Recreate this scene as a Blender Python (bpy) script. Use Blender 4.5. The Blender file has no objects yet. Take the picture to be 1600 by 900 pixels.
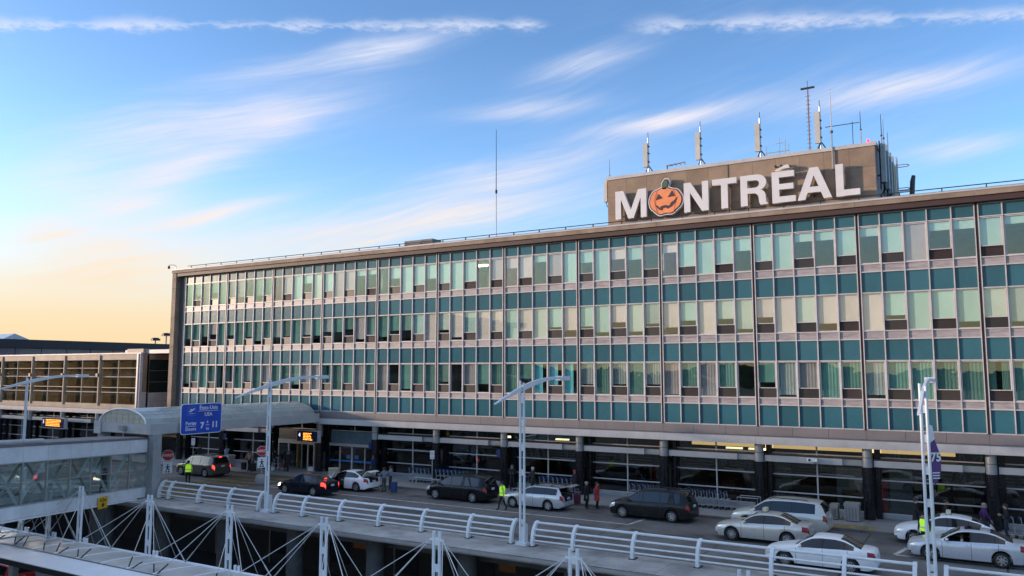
import bpy, bmesh, math, random
from math import radians as rad, sin, cos, pi, sqrt
from mathutils import Vector, Matrix

S = bpy.context.scene
C = S.collection
R = random.Random(7)

# ---------------------------------------------------------------- camera
CAMZ = 8.54
cd = bpy.data.cameras.new('camera'); cam = bpy.data.objects.new('camera', cd); C.objects.link(cam)
cd.sensor_fit = 'HORIZONTAL'; cd.sensor_width = 36.0; cd.lens = 36.0 * 1250 / 1600
cd.clip_start = 0.1; cd.clip_end = 6000
cam.location = (0, 0, CAMZ)
cam.rotation_euler = (rad(90 + 5.93), 0, rad(30.97))
S.camera = cam
S.view_settings.view_transform = 'Standard'
S.view_settings.look = 'None'
S.view_settings.exposure = 1.9
S.view_settings.gamma = 1.0

# ---------------------------------------------------------------- sun and sky
SUN_EL = rad(8.0)
SUN_AZ = rad(118.0)          # to the left of +Y (the facade normal), low in front of the facade
sdir = Vector((-sin(SUN_AZ) * cos(SUN_EL), cos(SUN_AZ) * cos(SUN_EL), sin(SUN_EL)))
sl = bpy.data.lights.new('sun', 'SUN'); so = bpy.data.objects.new('sun', sl); C.objects.link(so)
sl.energy = 1.3; sl.angle = rad(2.0); sl.color = (1.0, 0.74, 0.55)
so.rotation_euler = sdir.to_track_quat('Z', 'Y').to_euler()
so.location = (-200, -100, 80)

W = bpy.data.worlds.new('World'); S.world = W; W.use_nodes = True
wt = W.node_tree; wt.nodes.clear()

class NT:
    """tiny helper for writing node maths"""
    def __init__(s, t): s.t = t
    def n(s, ty, **k):
        x = s.t.nodes.new(ty)
        for a, b in k.items(): setattr(x, a, b)
        return x
    def put(s, sock, v):
        if isinstance(v, bpy.types.NodeSocket): s.t.links.new(v, sock)
        else: sock.default_value = v
    def m(s, op, a, b=None, c=None, clamp=False):
        x = s.n('ShaderNodeMath', operation=op, use_clamp=clamp)
        s.put(x.inputs[0], a)
        if b is not None: s.put(x.inputs[1], b)
        if c is not None: s.put(x.inputs[2], c)
        return x.outputs[0]
    def comb(s, x, y, z=0.0):
        k = s.n('ShaderNodeCombineXYZ')
        s.put(k.inputs[0], x); s.put(k.inputs[1], y); s.put(k.inputs[2], z)
        return k.outputs[0]
    def noise(s, vec, scale, detail=4.0, rough=0.55, dist=0.0):
        k = s.n('ShaderNodeTexNoise')
        s.put(k.inputs['Vector'], vec); k.inputs['Scale'].default_value = scale
        k.inputs['Detail'].default_value = detail; k.inputs['Roughness'].default_value = rough
        k.inputs['Distortion'].default_value = dist
        return k.outputs['Fac']
    def mix(s, f, a, b, mode='MIX'):
        k = s.n('ShaderNodeMix', data_type='RGBA', blend_type=mode)
        s.put(k.inputs[0], f); s.put(k.inputs[6], a); s.put(k.inputs[7], b)
        return k.outputs[2]
    def rng(s, v, a, b, c=0.0, d=1.0, smooth=True):
        k = s.n('ShaderNodeMapRange', interpolation_type='SMOOTHSTEP' if smooth else 'LINEAR')
        s.put(k.inputs[0], v)
        for i, q in enumerate((a, b, c, d)): k.inputs[1 + i].default_value = q
        return k.outputs[0]

def col(*c): return (c[0], c[1], c[2], 1.0)

g = NT(wt)
sky = g.n('ShaderNodeTexSky', sky_type='NISHITA', sun_disc=False)
sky.sun_elevation = SUN_EL
sky.sun_rotation = -SUN_AZ
sky.altitude = 100; sky.air_density = 1.0; sky.dust_density = 1.2; sky.ozone_density = 2.0
tc = g.n('ShaderNodeTexCoord')
sp = g.n('ShaderNodeSeparateXYZ'); wt.links.new(tc.outputs['Generated'], sp.inputs[0])
DEG = 180 / pi
el = g.m('MULTIPLY', g.m('ARCSINE', sp.outputs[2]), DEG)
az = g.m('MULTIPLY', g.m('ARCTAN2', g.m('MULTIPLY', sp.outputs[0], -1.0), sp.outputs[1]), DEG)   # degrees left of +Y
hh = g.m('MULTIPLY', g.m('SUBTRACT', 31.0, az), 0.955)     # to the right, in degrees
vv = el
# slow warp so that streaks bend
wv = g.comb(g.m('MULTIPLY', hh, 0.05), g.m('MULTIPLY', vv, 0.09))
warp = g.m('MULTIPLY', g.m('SUBTRACT', g.noise(wv, 1.0, 2.0), 0.5), 3.2)
# cirrus everywhere: noise drawn out along a direction rising to the right
def rot(h0, v0, th):
    a = g.m('SUBTRACT', hh, h0); b = g.m('SUBTRACT', vv, v0)
    c_, s_ = cos(rad(th)), sin(rad(th))
    s = g.m('ADD', g.m('MULTIPLY', a, c_), g.m('MULTIPLY', b, s_))
    t = g.m('SUBTRACT', g.m('MULTIPLY', b, c_), g.m('MULTIPLY', a, s_))
    return s, t
s0, t0 = rot(0, 0, 15)
t0w = g.m('ADD', t0, warp)
fib = g.noise(g.comb(g.m('MULTIPLY', s0, 0.045), g.m('MULTIPLY', t0w, 0.42)), 1.0, 7.0, 0.62)
fib2 = g.noise(g.comb(g.m('MULTIPLY', s0, 0.10), g.m('MULTIPLY', t0w, 2.4), 1.3), 1.0, 8.0, 0.68)
fine = g.noise(g.comb(g.m('MULTIPLY', s0, 0.16), g.m('MULTIPLY', t0w, 1.1)), 1.0, 5.0, 0.6)
patch = g.noise(g.comb(g.m('MULTIPLY', s0, 0.03), g.m('MULTIPLY', t0w, 0.10), 3.7), 1.0, 2.0)
cir = g.m('MULTIPLY', g.rng(fib, 0.44, 0.78), g.rng(patch, 0.38, 0.62))
cir = g.m('MULTIPLY', cir, g.rng(fib2, 0.3, 0.65, 0.08, 0.18))
# single clouds seen in the photograph: (h, v, tilt, half length, half width, strength)
blobs = [(-20.2, 16.2, 15.7, 8.3, 1.6, 0.42),
         (-15.6, 17.0, 17.8, 4.0, 0.75, 0.55),
         (-20.8, 13.9, 18.7, 4.2, 0.65, 0.6),
         (-24.9, 10.8, 13.8, 2.9, 1.0, 0.5),
         (-22.6, 12.7, 15.3, 2.6, 0.8, 0.4),
         (-19.9, 10.5, 17.3, 4.2, 0.5, 0.6),
         (-6.9, 10.6, 9.6, 12.0, 1.25, 0.95),
         (-0.4, 13.9, 12.6, 6.5, 1.0, 0.45),
         (10.6, 17.4, 7.2, 5.1, 0.55, 0.75),
         (-9.3, 22.1, 15.6, 4.2, 0.75, 0.55),
         (-16.1, 20.3, 15.5, 4.7, 0.7, 0.25),
         (24.7, 17.9, 3.7, 6.2, 0.85, 0.42),
         (1.4, 18.5, 4.6, 4.2, 0.6, 0.28),
         (5.0, 21.5, 11.4, 3.5, 0.7, 0.25),
         (-28.8, 8.7, 9.4, 2.2, 0.8, 0.6),
         (-25.6, 7.0, 8.7, 4.9, 1.9, 0.5),
         (28.4, 13.8, 3.6, 2.9, 0.6, 0.25),
         (-28.2, 11.9, 13.4, 2.9, 1.5, 0.22)]
dens = cir
for h0, v0, th, ls, lt, A in blobs:
    s, t = rot(h0, v0, th)
    t = g.m('ADD', t, g.m('MULTIPLY', warp, 0.28))
    t = g.m('ADD', t, g.m('MULTIPLY', g.m('SUBTRACT', fine, 0.5), 1.6 * lt))
    e = g.m('ADD', g.m('POWER', g.m('ABSOLUTE', g.m('DIVIDE', s, ls)), 2.0), g.m('POWER', g.m('ABSOLUTE', g.m('DIVIDE', t, lt)), 2.0))
    q = g.m('MULTIPLY', g.m('EXPONENT', g.m('MULTIPLY', e, -1.0)), min(.95, A * 1.95))
    q = g.m('MULTIPLY', q, g.m('MULTIPLY', g.rng(fib, 0.25, 0.62, 0.55, 1.0), g.rng(fib2, 0.30, 0.66, 0.6, 1.1)))
    dens = g.m('SUBTRACT', g.m('ADD', dens, q), g.m('MULTIPLY', dens, q))
# two contrails, gently bowed, cut in pieces
puff = g.noise(g.comb(g.m('MULTIPLY', hh, 0.9), g.m('MULTIPLY', vv, 2.2), 9.1), 1.0, 6.0, 0.65)
lump = g.noise(g.comb(g.m('MULTIPLY', hh, 0.13), 0.0, 5.0), 1.0, 2.0)
for (v0, k, hc, h1, h2, wd) in ((24.15, -0.0034, 0.5, -60, 3.2, .34), (24.0, -0.0033, 2.5, 7.0, 70, .46)):
    d = g.m('SUBTRACT', hh, hc)
    vc = g.m('ADD', g.m('MULTIPLY', g.m('MULTIPLY', d, d), k), v0)
    t = g.m('SUBTRACT', vv, vc)
    t = g.m('ADD', t, g.m('MULTIPLY', g.m('SUBTRACT', puff, 0.5), 1.1))
    wdt = g.m('MULTIPLY', g.rng(lump, 0.35, 0.65, 0.35, 1.25), wd)
    q = g.m('EXPONENT', g.m('MULTIPLY', g.m('POWER', g.m('ABSOLUTE', g.m('DIVIDE', t, wdt)), 2.0), -1.0))
    q = g.m('MULTIPLY', q, g.m('MULTIPLY', g.rng(hh, h1, h1 + 5), g.rng(hh, h2 - 2, h2, 1.0, 0.0)))
    q = g.m('MULTIPLY', q, g.rng(lump, 0.30, 0.6, 0.20, 0.62))
    q = g.m('MULTIPLY', q, g.rng(puff, 0.3, 0.62, 0.35, 1.0))
    dens = g.m('SUBTRACT', g.m('ADD', dens, q), g.m('MULTIPLY', dens, q))
# thin veil low over the horizon, warmer towards the sun
toward = g.rng(g.m('COSINE', g.m('MULTIPLY', g.m('SUBTRACT', az, SUN_AZ * DEG), pi / 180)), -0.2, 1.0)
low = g.rng(g.m('ADD', vv, g.m('MULTIPLY', warp, 0.5)), 2.0, 14.0, 1.0, 0.0)
low = g.m('MULTIPLY', low, g.rng(toward, 0.0, 0.45, 0.4, 1.0))
ccol = g.n('ShaderNodeValToRGB')
wt.links.new(g.m('DIVIDE', vv, 30.0), ccol.inputs[0])
cr = ccol.color_ramp
cr.elements[0].position = 0.0; cr.elements[0].color = col(.51, .365, .205)
cr.elements[1].position = 1.0; cr.elements[1].color = col(.46, .50, .58)
for p_, c_ in ((.12, (.51, .385, .235)), (.24, (.51, .43, .345)), (.36, (.50, .45, .42)), (.55, (.46, .44, .48))):
    e_ = cr.elements.new(p_); e_.color = col(*c_)
SKYK = 10.0
cc = g.n('ShaderNodeVectorMath', operation='SCALE'); wt.links.new(ccol.outputs[0], cc.inputs[0]); cc.inputs['Scale'].default_value = SKYK * 0.53
tint = g.mix(1.0, sky.outputs[0], col(.60, .75, .99), 'MULTIPLY')
lift = g.n('ShaderNodeVectorMath', operation='SCALE'); wt.links.new(tint, lift.inputs[0]); wt.links.new(g.rng(vv, 10.0, 26.0, 1.22, 1.0), lift.inputs['Scale'])
tint = g.mix(g.rng(vv, 24.0, 85.0, 0.0, 0.75), lift.outputs[0], col(2.6, 2.8, 3.2))
a1 = g.mix(g.m('MULTIPLY', low, 0.93), tint, cc.outputs[0])
a2 = g.mix(g.m('MINIMUM', dens, 0.95), a1, cc.outputs[0])
bg = g.n('ShaderNodeBackground'); bg.inputs['Strength'].default_value = 0.1
wo = g.n('ShaderNodeOutputWorld')
wt.links.new(a2, bg.inputs['Color']); wt.links.new(bg.outputs[0], wo.inputs['Surface'])
try:
    W.cycles.sampling_method = 'MANUAL'; W.cycles.sample_map_resolution = 512
except Exception: pass

# ---------------------------------------------------------------- materials
MATS = {}
def M(name, c, rough=.5, metal=0.0, var=.10, scale=1.2, bump=0.0, bscale=20.0, emit=None, es=0.0, rnd=0.0, spec=.5, stretch=None, coat=0.0, alt=None):
    """procedural material: base colour broken up by two noises in world space, optional relief, wear colour and per-object shade"""
    if name in MATS: return MATS[name]
    m = bpy.data.materials.new(name); m.use_nodes = True; MATS[name] = m
    t = m.node_tree; k = NT(t); b = t.nodes['Principled BSDF']
    geo = k.n('ShaderNodeNewGeometry')
    pos = geo.outputs['Position']
    if stretch:
        mp = k.n('ShaderNodeMapping'); mp.inputs['Scale'].default_value = stretch
        t.links.new(pos, mp.inputs[0]); pos = mp.outputs[0]
    n1 = k.noise(pos, scale, 6.0, .6)
    f = k.rng(n1, .25, .75, 1 - var * 1.6, 1 + var * 1.6, smooth=False)
    n2 = k.noise(pos, scale * 9, 3.0, .6)
    f = k.m('MULTIPLY', f, k.rng(n2, .25, .75, 1 - var * .6, 1 + var * .6, smooth=False))
    if rnd:
        oi = k.n('ShaderNodeObjectInfo')
        f = k.m('MULTIPLY', f, k.rng(oi.outputs['Random'], 0, 1, 1 - rnd, 1 + rnd, smooth=False))
    basec = col(*c)
    if alt:
        basec = k.mix(k.rng(k.noise(pos, scale * .6, 8.0, .65), .48, .66), basec, col(*alt))
    vm = k.n('ShaderNodeVectorMath', operation='SCALE')
    k.put(vm.inputs[0], basec if isinstance(basec, bpy.types.NodeSocket) else c); t.links.new(f, vm.inputs['Scale'])
    t.links.new(vm.outputs[0], b.inputs['Base Color'])
    b.inputs['Metallic'].default_value = metal
    b.inputs['Specular IOR Level'].default_value = spec
    if coat: b.inputs['Coat Weight'].default_value = coat; b.inputs['Coat Roughness'].default_value = .04
    rr = k.rng(n2, .2, .8, max(.01, rough * .8), min(1, rough * 1.2), smooth=False)
    t.links.new(rr, b.inputs['Roughness'])
    if bump:
        bp = k.n('ShaderNodeBump'); bp.inputs['Strength'].default_value = bump; bp.inputs['Distance'].default_value = .02
        t.links.new(k.noise(pos, bscale, 5.0, .6), bp.inputs['Height']); t.links.new(bp.outputs[0], b.inputs['Normal'])
    if emit:
        b.inputs['Emission Color'].default_value = col(*emit); b.inputs['Emission Strength'].default_value = es
    return m

def GLASS(name, tint, refl=.08, rough=.01, wob=.0, gcol=(.95, .98, .97)):
    """flat pane: tinted see-through plus Fresnel reflection"""
    if name in MATS: return MATS[name]
    m = bpy.data.materials.new(name); m.use_nodes = True; MATS[name] = m
    t = m.node_tree; t.nodes.clear(); k = NT(t)
    tr = k.n('ShaderNodeBsdfTransparent'); tr.inputs[0].default_value = col(*[sqrt(q) for q in tint])
    gl = k.n('ShaderNodeBsdfGlossy'); gl.inputs['Roughness'].default_value = rough; gl.inputs['Color'].default_value = col(*gcol)
    lw_ = k.n('ShaderNodeLayerWeight'); lw_.inputs[0].default_value = .5
    fr = k.m('ADD', k.m('MULTIPLY', k.m('POWER', lw_.outputs['Facing'], 5.0), .9), .035)
    if wob:
        geo = k.n('ShaderNodeNewGeometry'); bp = k.n('ShaderNodeBump'); bp.inputs['Strength'].default_value = wob; bp.inputs['Distance'].default_value = .05
        t.links.new(k.noise(geo.outputs['Position'], .9, 2.0), bp.inputs['Height']); t.links.new(bp.outputs[0], gl.inputs['Normal'])
    ff = k.m('ADD', fr, refl * .5, clamp=True)
    ms = k.n('ShaderNodeMixShader'); o = k.n('ShaderNodeOutputMaterial')
    t.links.new(ff, ms.inputs[0]); t.links.new(tr.outputs[0], ms.inputs[1]); t.links.new(gl.outputs[0], ms.inputs[2]); t.links.new(ms.outputs[0], o.inputs[0])
    return m

mullion = M('aluminium mullion', (.50, .47, .47), .42, .0, .08, 2.0)
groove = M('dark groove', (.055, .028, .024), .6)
blue = M('teal spandrel glass', (.034, .116, .148), .22, 0, .07, .5, rnd=.16, spec=.25)
marble = M('pink grey marble', (.33, .295, .30), .45, 0, .16, 1.6, stretch=(1, 1, 7), bump=.05, alt=(.25, .22, .225), rnd=.06)
louvre = M('brown louvre', (.040, .026, .022), .5, 0, .15, rnd=.2)
stone = M('brown limestone', (.27, .205, .155), .8, 0, .16, 1.0, bump=.25, rnd=.08, alt=(.21, .155, .115))
concrete = M('grey concrete', (.33, .32, .31), .85, 0, .16, .7, bump=.35, alt=(.26, .25, .24))
palebeam = M('pale metal fascia', (.46, .445, .44), .5, 0, .09, 1.0, rnd=.04)
greypanel = M('grey cladding', (.185, .165, .165), .5, 0, .08, .6, rnd=.07)
blackgran = M('black granite', (.012, .012, .014), .16, 0, .25, 6.0)
greycol = M('grey column metal', (.36, .36, .36), .4, .3, .1)
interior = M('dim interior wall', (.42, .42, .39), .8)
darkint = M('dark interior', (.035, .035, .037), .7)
roofgrey = M('grey roof membrane', (.17, .16, .155), .8, 0, .2)
whitebl = M('cream blind', (.64, .62, .56), .8, 0, .05, .8, rnd=.07)
mintbl = M('mint blind', (.50, .62, .57), .8, 0, .05, .8, rnd=.08)
greybl = M('grey blind', (.42, .42, .41), .8, 0, .06, .8, rnd=.12)
tealcur = M('teal curtain', (.15, .28, .25), .8, 0, .08, 1.0, rnd=.3)
greycur = M('grey curtain', (.36, .37, .37), .8, 0, .08, 1.0, rnd=.15)
aquacur = M('bright aqua curtain', (.22, .62, .66), .8)
gtint = GLASS('green tinted glass', (.84, .93, .90), .10, .005, .05, (.82, 1.0, .92))
gclear = GLASS('clear window glass', (.92, .92, .90), .09, .005, .05)
gdark = GLASS('smoked storefront glass', (.34, .37, .37), .06, .008, .03)
gbronze = GLASS('bronze reflective glass', (.55, .50, .38), .38, .02, .10)
white = M('white paint', (.78, .78, .78), .4)
railblue = M('pale grey painted steel', (.66, .70, .73), .38, .0, .07, 2.0, rnd=.03)
darksteel = M('dark steel', (.035, .035, .038), .45, .5)
steel = M('galvanised steel', (.42, .43, .44), .4, .6)
black = M('black plastic', (.012, .012, .013), .45)
rubber = M('tyre rubber', (.014, .014, .015), .8)
redp = M('sign red', (.50, .012, .02), .4)
yellowp = M('sign yellow', (.75, .42, .02), .45)
bluep = M('sign blue', (.012, .075, .48), .35)
asphalt = M('asphalt', (.145, .138, .132), .85, 0, .24, .45, bump=.4, bscale=60, alt=(.098, .093, .089))
pave = M('concrete pavement', (.17, .165, .16), .85, 0, .16, .5, bump=.3, bscale=40, alt=(.13, .125, .12))
paint = M('worn road paint', (.55, .55, .55), .7, 0, .25, 3.0, alt=(.28, .28, .28))
ypaint = M('worn yellow paint', (.30, .22, .075), .75, 0, .3, 3.0, alt=(.12, .10, .06))

# ---------------------------------------------------------------- mesh helpers
class MB:
    def __init__(s): s.v = []; s.f = []; s.mi = []; s.cur = 0
    def add(s, vs, fs):
        o = len(s.v); s.v += [tuple(p) for p in vs]
        for f in fs: s.f.append(tuple(i + o for i in f)); s.mi.append(s.cur)
        return s
    def box(s, x0, x1, y0, y1, z0, z1):
        if x0 > x1: x0, x1 = x1, x0
        if y0 > y1: y0, y1 = y1, y0
        if z0 > z1: z0, z1 = z1, z0
        return s.add([(x0, y0, z0), (x1, y0, z0), (x1, y1, z0), (x0, y1, z0), (x0, y0, z1), (x1, y0, z1), (x1, y1, z1), (x0, y1, z1)],
                     [(0, 3, 2, 1), (4, 5, 6, 7), (0, 1, 5, 4), (1, 2, 6, 5), (2, 3, 7, 6), (3, 0, 4, 7)])
    def tube(s, pts, r, n=8, cap=True, flat=1.0):
        pts = [Vector(p) for p in pts]; rs = r if isinstance(r, (list, tuple)) else [r] * len(pts)
        up = Vector((0, 0, 1)); o = []
        for i, p in enumerate(pts):
            d = (pts[min(i + 1, len(pts) - 1)] - pts[max(i - 1, 0)]).normalized()
            a = d.cross(up)
            if a.length < .05: a = d.cross(Vector((0, 1, 0)))
            a.normalize(); b = a.cross(d).normalized()
            o += [p + a * cos(2 * pi * j / n) * rs[i] * flat + b * sin(2 * pi * j / n) * rs[i] for j in range(n)]
        fs = []
        for i in range(len(pts) - 1):
            for j in range(n):
                k = (j + 1) % n
                fs.append((i * n + j, i * n + k, (i + 1) * n + k, (i + 1) * n + j))
        if cap: fs.append(tuple(range(n - 1, -1, -1))); fs.append(tuple((len(pts) - 1) * n + j for j in range(n)))
        return s.add(o, fs)
    def cyl(s, x, y, z0, z1, r, n=16, r2=None):
        return s.tube([(x, y, z0), (x, y, z1)], [r, r if r2 is None else r2], n)
    def lathe(s, prof, n=16, axis='z', at=(0, 0, 0), cap=True):
        """prof: list of (radius, height)"""
        o = []; fs = []
        for r, h in prof:
            for j in range(n):
                a = 2 * pi * j / n
                p = (r * cos(a), r * sin(a), h) if axis == 'z' else (r * cos(a), h, r * sin(a))
                o.append((p[0] + at[0], p[1] + at[1], p[2] + at[2]))
        for i in range(len(prof) - 1):
            for j in range(n):
                k = (j + 1) % n
                fs.append((i * n + j, i * n + k, (i + 1) * n + k, (i + 1) * n + j))
        if cap: fs.append(tuple(range(n - 1, -1, -1))); fs.append(tuple((len(prof) - 1) * n + j for j in range(n)))
        return s.add(o, fs)
    def prism(s, poly, fn, a, b):
        """poly of (u,v); fn(u,v,w) gives a point; extruded from w=a to w=b"""
        n = len(poly)
        vs = [fn(u, v, a) for u, v in poly] + [fn(u, v, b) for u, v in poly]
        fs = [tuple(range(n - 1, -1, -1)), tuple(range(n, 2 * n))] + [(i, (i + 1) % n, n + (i + 1) % n, n + i) for i in range(n)]
        return s.add(vs, fs)
    def mesh(s, name, mats, smooth=False):
        me = bpy.data.meshes.new(name); me.from_pydata(s.v, [], s.f); me.update()
        for m in (mats if isinstance(mats, (list, tuple)) else [mats]): me.materials.append(m)
        if any(s.mi): me.polygons.foreach_set('material_index', s.mi)
        if smooth: me.polygons.foreach_set('use_smooth', [True] * len(s.f))
        b = bmesh.new(); b.from_mesh(me); bmesh.ops.recalc_face_normals(b, faces=b.faces); b.to_mesh(me); b.free()
        if smooth == 'auto':
            try: me.set_sharp_from_angle(angle=rad(40))
            except Exception: pass
        return me
    def build(s, name, mats, parent=None, smooth=False, loc=None):
        return obj(name, s.mesh(name, mats, smooth), parent, loc)

def obj(name, me, parent=None, loc=None, rot=None, scale=None):
    o = bpy.data.objects.new(name, me); C.objects.link(o)
    if parent is not None: o.parent = parent
    if loc: o.location = loc
    if rot: o.rotation_euler = rot
    if scale: o.scale = scale
    return o
def tag(o, label, cat, group=None):
    o['label'] = label; o['category'] = cat
    if group: o['group'] = group
    return o
def thing(name, label, cat, loc=(0, 0, 0), rz=0, group=None):
    o = bpy.data.objects.new(name, None); C.objects.link(o); o.empty_display_size = .2
    o.location = loc; o.rotation_euler = (0, 0, rz)
    return tag(o, label, cat, group)
def struct(o, kind='structure'): o['kind'] = kind; return o
def copy_tree(o, parent=None):
    c = o.copy(); C.objects.link(c); c.parent = parent
    for ch in list(o.children): copy_tree(ch, c)
    return c
def outline(name, loops, depth, mat, parent=None, loc=None, rot=None, bevel=0.0):
    """filled 2-D outline (with holes) in XY, extruded along Z by depth (centred)"""
    cu = bpy.data.curves.new(name, 'CURVE'); cu.dimensions = '2D'; cu.fill_mode = 'BOTH'; cu.extrude = depth / 2; cu.bevel_depth = bevel
    for lp in loops:
        sp_ = cu.splines.new('POLY'); sp_.points.add(len(lp) - 1); sp_.use_cyclic_u = True
        for i, p in enumerate(lp): sp_.points[i].co = (p[0], p[1], 0, 1)
    o = bpy.data.objects.new(name, cu)
    C.objects.link(o); dg = bpy.context.evaluated_depsgraph_get(); dg.update()
    me = bpy.data.meshes.new_from_object(o.evaluated_get(dg)); C.objects.unlink(o); bpy.data.objects.remove(o)
    me.materials.clear(); me.materials.append(mat)
    return obj(name, me, parent, loc, rot)
def text(name, s, size, mat, parent, loc, rot, depth=.01, bold=0.0, align='CENTER'):
    cu = bpy.data.curves.new(name, 'FONT'); cu.body = s; cu.size = size; cu.extrude = depth / 2; cu.align_x = align; cu.align_y = 'CENTER'; cu.offset = bold; cu.resolution_u = 2
    o = bpy.data.objects.new(name, cu); C.objects.link(o); dg = bpy.context.evaluated_depsgraph_get(); dg.update()
    me = bpy.data.meshes.new_from_object(o.evaluated_get(dg)); C.objects.unlink(o); bpy.data.objects.remove(o)
    me.materials.clear(); me.materials.append(mat)
    return obj(name, me, parent, loc, rot)

# ---------------------------------------------------------------- ground, decks, roads
YF = 50.4                     # facade plane
BAY = 6.098; X0 = -61.40      # bay lines at X0 + BAY*i
def bx(i): return X0 + BAY * i
XL, XR = bx(-1), bx(12)

b = MB(); b.add([(-3000, -3000, -6.1), (3000, -3000, -6.1), (3000, 3000, -6.1), (-3000, 3000, -6.1)], [(0, 1, 2, 3)])
struct(b.build('ground', M('ground', (.07, .072, .06), .9, 0, .3, .02)))
b = MB(); b.box(-160, 60, 14.0, 48.0, -6.3, -6.0); struct(b.build('lower_road', asphalt))
b = MB(); b.box(-160, 40, 35.3, 47.0, -.45, 0.0); struct(b.build('upper_road', asphalt))
# pavement along the building: kerb, slabs between joints
sw = struct(MB().box(-160, 40, 47.0, 61.0, -.45, .13).build('sidewalk', pave))
kerb = M('kerb stone', (.16, .14, .12), .85, 0, .2, 1.0)
sl_me = MB().box(.008, 3.042, 47.012, 49.1, .13, .150).mesh('paving_slab', M('paving slab', (.28, .27, .26), .85, 0, .14, .5, bump=.3, bscale=40, rnd=.10))
sl_me2 = MB().box(.008, 3.042, 49.112, 51.6, .13, .150).mesh('paving_slab', MATS['paving slab'])
kb_me = MB().box(.006, 3.044, 46.86, 46.998, -.3, .152).mesh('kerb_stone', kerb)
for i in range(-13, 24):
    x = X0 + i * BAY / 2
    obj('paving_slab', sl_me, sw, (x, 0, 0)); obj('paving_slab', sl_me2, sw, (x, 0, 0)); obj('kerb_stone', kb_me, sw, (x, 0, 0))
# walkway slab of the deck under the railing
dk = struct(MB().box(-49.4, 40, 32.5, 35.3, -.14, .12).build('deck_edge_slab', concrete))
ds_me = MB().box(.008, 3.042, 32.44, 35.29, .12, .14).mesh('deck_slab', M('deck slab', (.37, .36, .345), .85, 0, .2, .6, bump=.35, bscale=30, rnd=.08, alt=(.24, .235, .23)))
for i in range(4, 24): obj('deck_slab', ds_me, dk, (X0 + i * BAY / 2, 0, 0))
MB().box(-49.4, 40, 32.38, 32.44, -.05, .10).build('edge_trim', steel, dk)
b = MB(); b.box(-160, -49.4, 33.6, 35.3, -.45, .12); struct(b.build('deck_edge_far', concrete))
# under the deck: beams, piers, back wall of the arrivals level
und = struct(MB().box(-160, 40, 35.6, 48, -1.2, -.46).build('deck_underside', M('underside shade concrete', (.09, .088, .085), .9, 0, .2)))  # underside coloured darker for the shade below the deck
pr = MB().lathe([(.5, -6.0), (.5, -.46)], 14).mesh('deck_pier', M('pier concrete', (.12, .118, .115), .85, 0, .2, bump=.2), True)
for i in range(1, 13):
    tag(obj('deck_pier', pr, None, (bx(i) + 1.2, 34.9, 0)), 'round concrete pier holding up the upper road deck', 'pillar', 'piers under the road deck')
aw = thing('arrivals_wall', 'dark glazed wall of the lower arrivals level under the deck', 'wall', (-30, 44.0, -6))
aw_mi = aw.matrix_basis.inverted()
def under(mb, name, mat):
    o = mb.build(name, mat, aw); o.location = (30, -44.0, 6); return o
under(MB().box(-160, 40, 44.5, 44.8, -6, -.5), 'wall_panel', darkint)
glow = M('dim shop light', (.05, .035, .02), .6, emit=(1.0, .42, .10), es=.004)
glow2 = M('dim window light', (.1, .1, .1), .6, emit=(.8, .75, .5), es=.03)
for i in range(1, 13):
    x = bx(i)
    under(MB().box(x + 1.2, x + 2.9, 44.40, 44.48, -5.2, -2.6), 'window', M('arrivals pane', (.03, .035, .04), .1))
    if i % 3 != 1: under(MB().box(x + 3.3, x + 4.5, 44.40, 44.48, -4.6 + R.random(), -3.3 + R.random()), 'lit_display', glow if i % 2 else glow2)
    under(MB().box(x + .9, x + 1.0, 44.35, 44.45, -6, -1.3), 'mullion', greycol)

# road markings, each a thin sheet on the asphalt
def mark(name, poly, mat, z=.004):
    o = MB().add([(x, y, z) for x, y in poly], [tuple(range(len(poly)))]).build(name, mat); struct(o); return o
mark('lane_line', [(-46.9, 42.62), (-18.0, 42.62), (-18.0, 42.77), (-46.9, 42.77)], paint)
mark('lane_tick', [(-18.1, 42.77), (-17.95, 42.77), (-17.75, 44.9), (-17.9, 44.9)], paint)
mark('lane_line', [(-4.4, 42.1), (38, 42.1), (38, 42.25), (-4.4, 42.25)], paint)
mark('lane_tick', [(-4.55, 42.25), (-4.35, 42.25), (-4.0, 44.1), (-4.2, 44.1)], paint)
mark('lane_line', [(-45, 38.6), (-28, 38.6), (-28, 38.72), (-45, 38.72)], paint)
mark('lane_line', [(-21, 38.6), (-12, 38.6), (-12, 38.72), (-21, 38.72)], paint)
mark('lane_line', [(-46.9, 42.77), (-46.75, 42.77), (-46.75, 46.8), (-46.9, 46.8)], paint)
for i in range(8): mark('crosswalk_bar', [(-54.6, 36.2 + i * 1.35), (-48.4, 36.2 + i * 1.35), (-48.4, 37.0 + i * 1.35), (-54.6, 37.0 + i * 1.35)], ypaint)
tar = M('tar joint', (.035, .034, .034), .7); patchm = M('asphalt repair', (.075, .073, .072), .85, 0, .2, .8, bump=.4, bscale=60); oil = M('oil stain', (.06, .057, .054), .6, 0, .3, 2.0)
for i in range(2, 13): mark('expansion_joint', [(bx(i) + .4, 35.32), (bx(i) + .47, 35.32), (bx(i) + .50, 46.84), (bx(i) + .43, 46.84)], tar, .0025)
for k, (x, y, w_, d_) in enumerate(((-33.6, 39.2, 3.4, 1.7), (-15.4, 40.2, 2.6, 1.2), (-23.5, 36.4, 4.2, 1.0), (-8.3, 44.0, 1.6, 1.0), (-46.0, 37.2, 2.2, 1.4))): mark('repair_patch', [(x, y), (x + w_, y + .05), (x + w_ - .08, y + d_), (x + .06, y + d_ - .04)], patchm, .0018)
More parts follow.
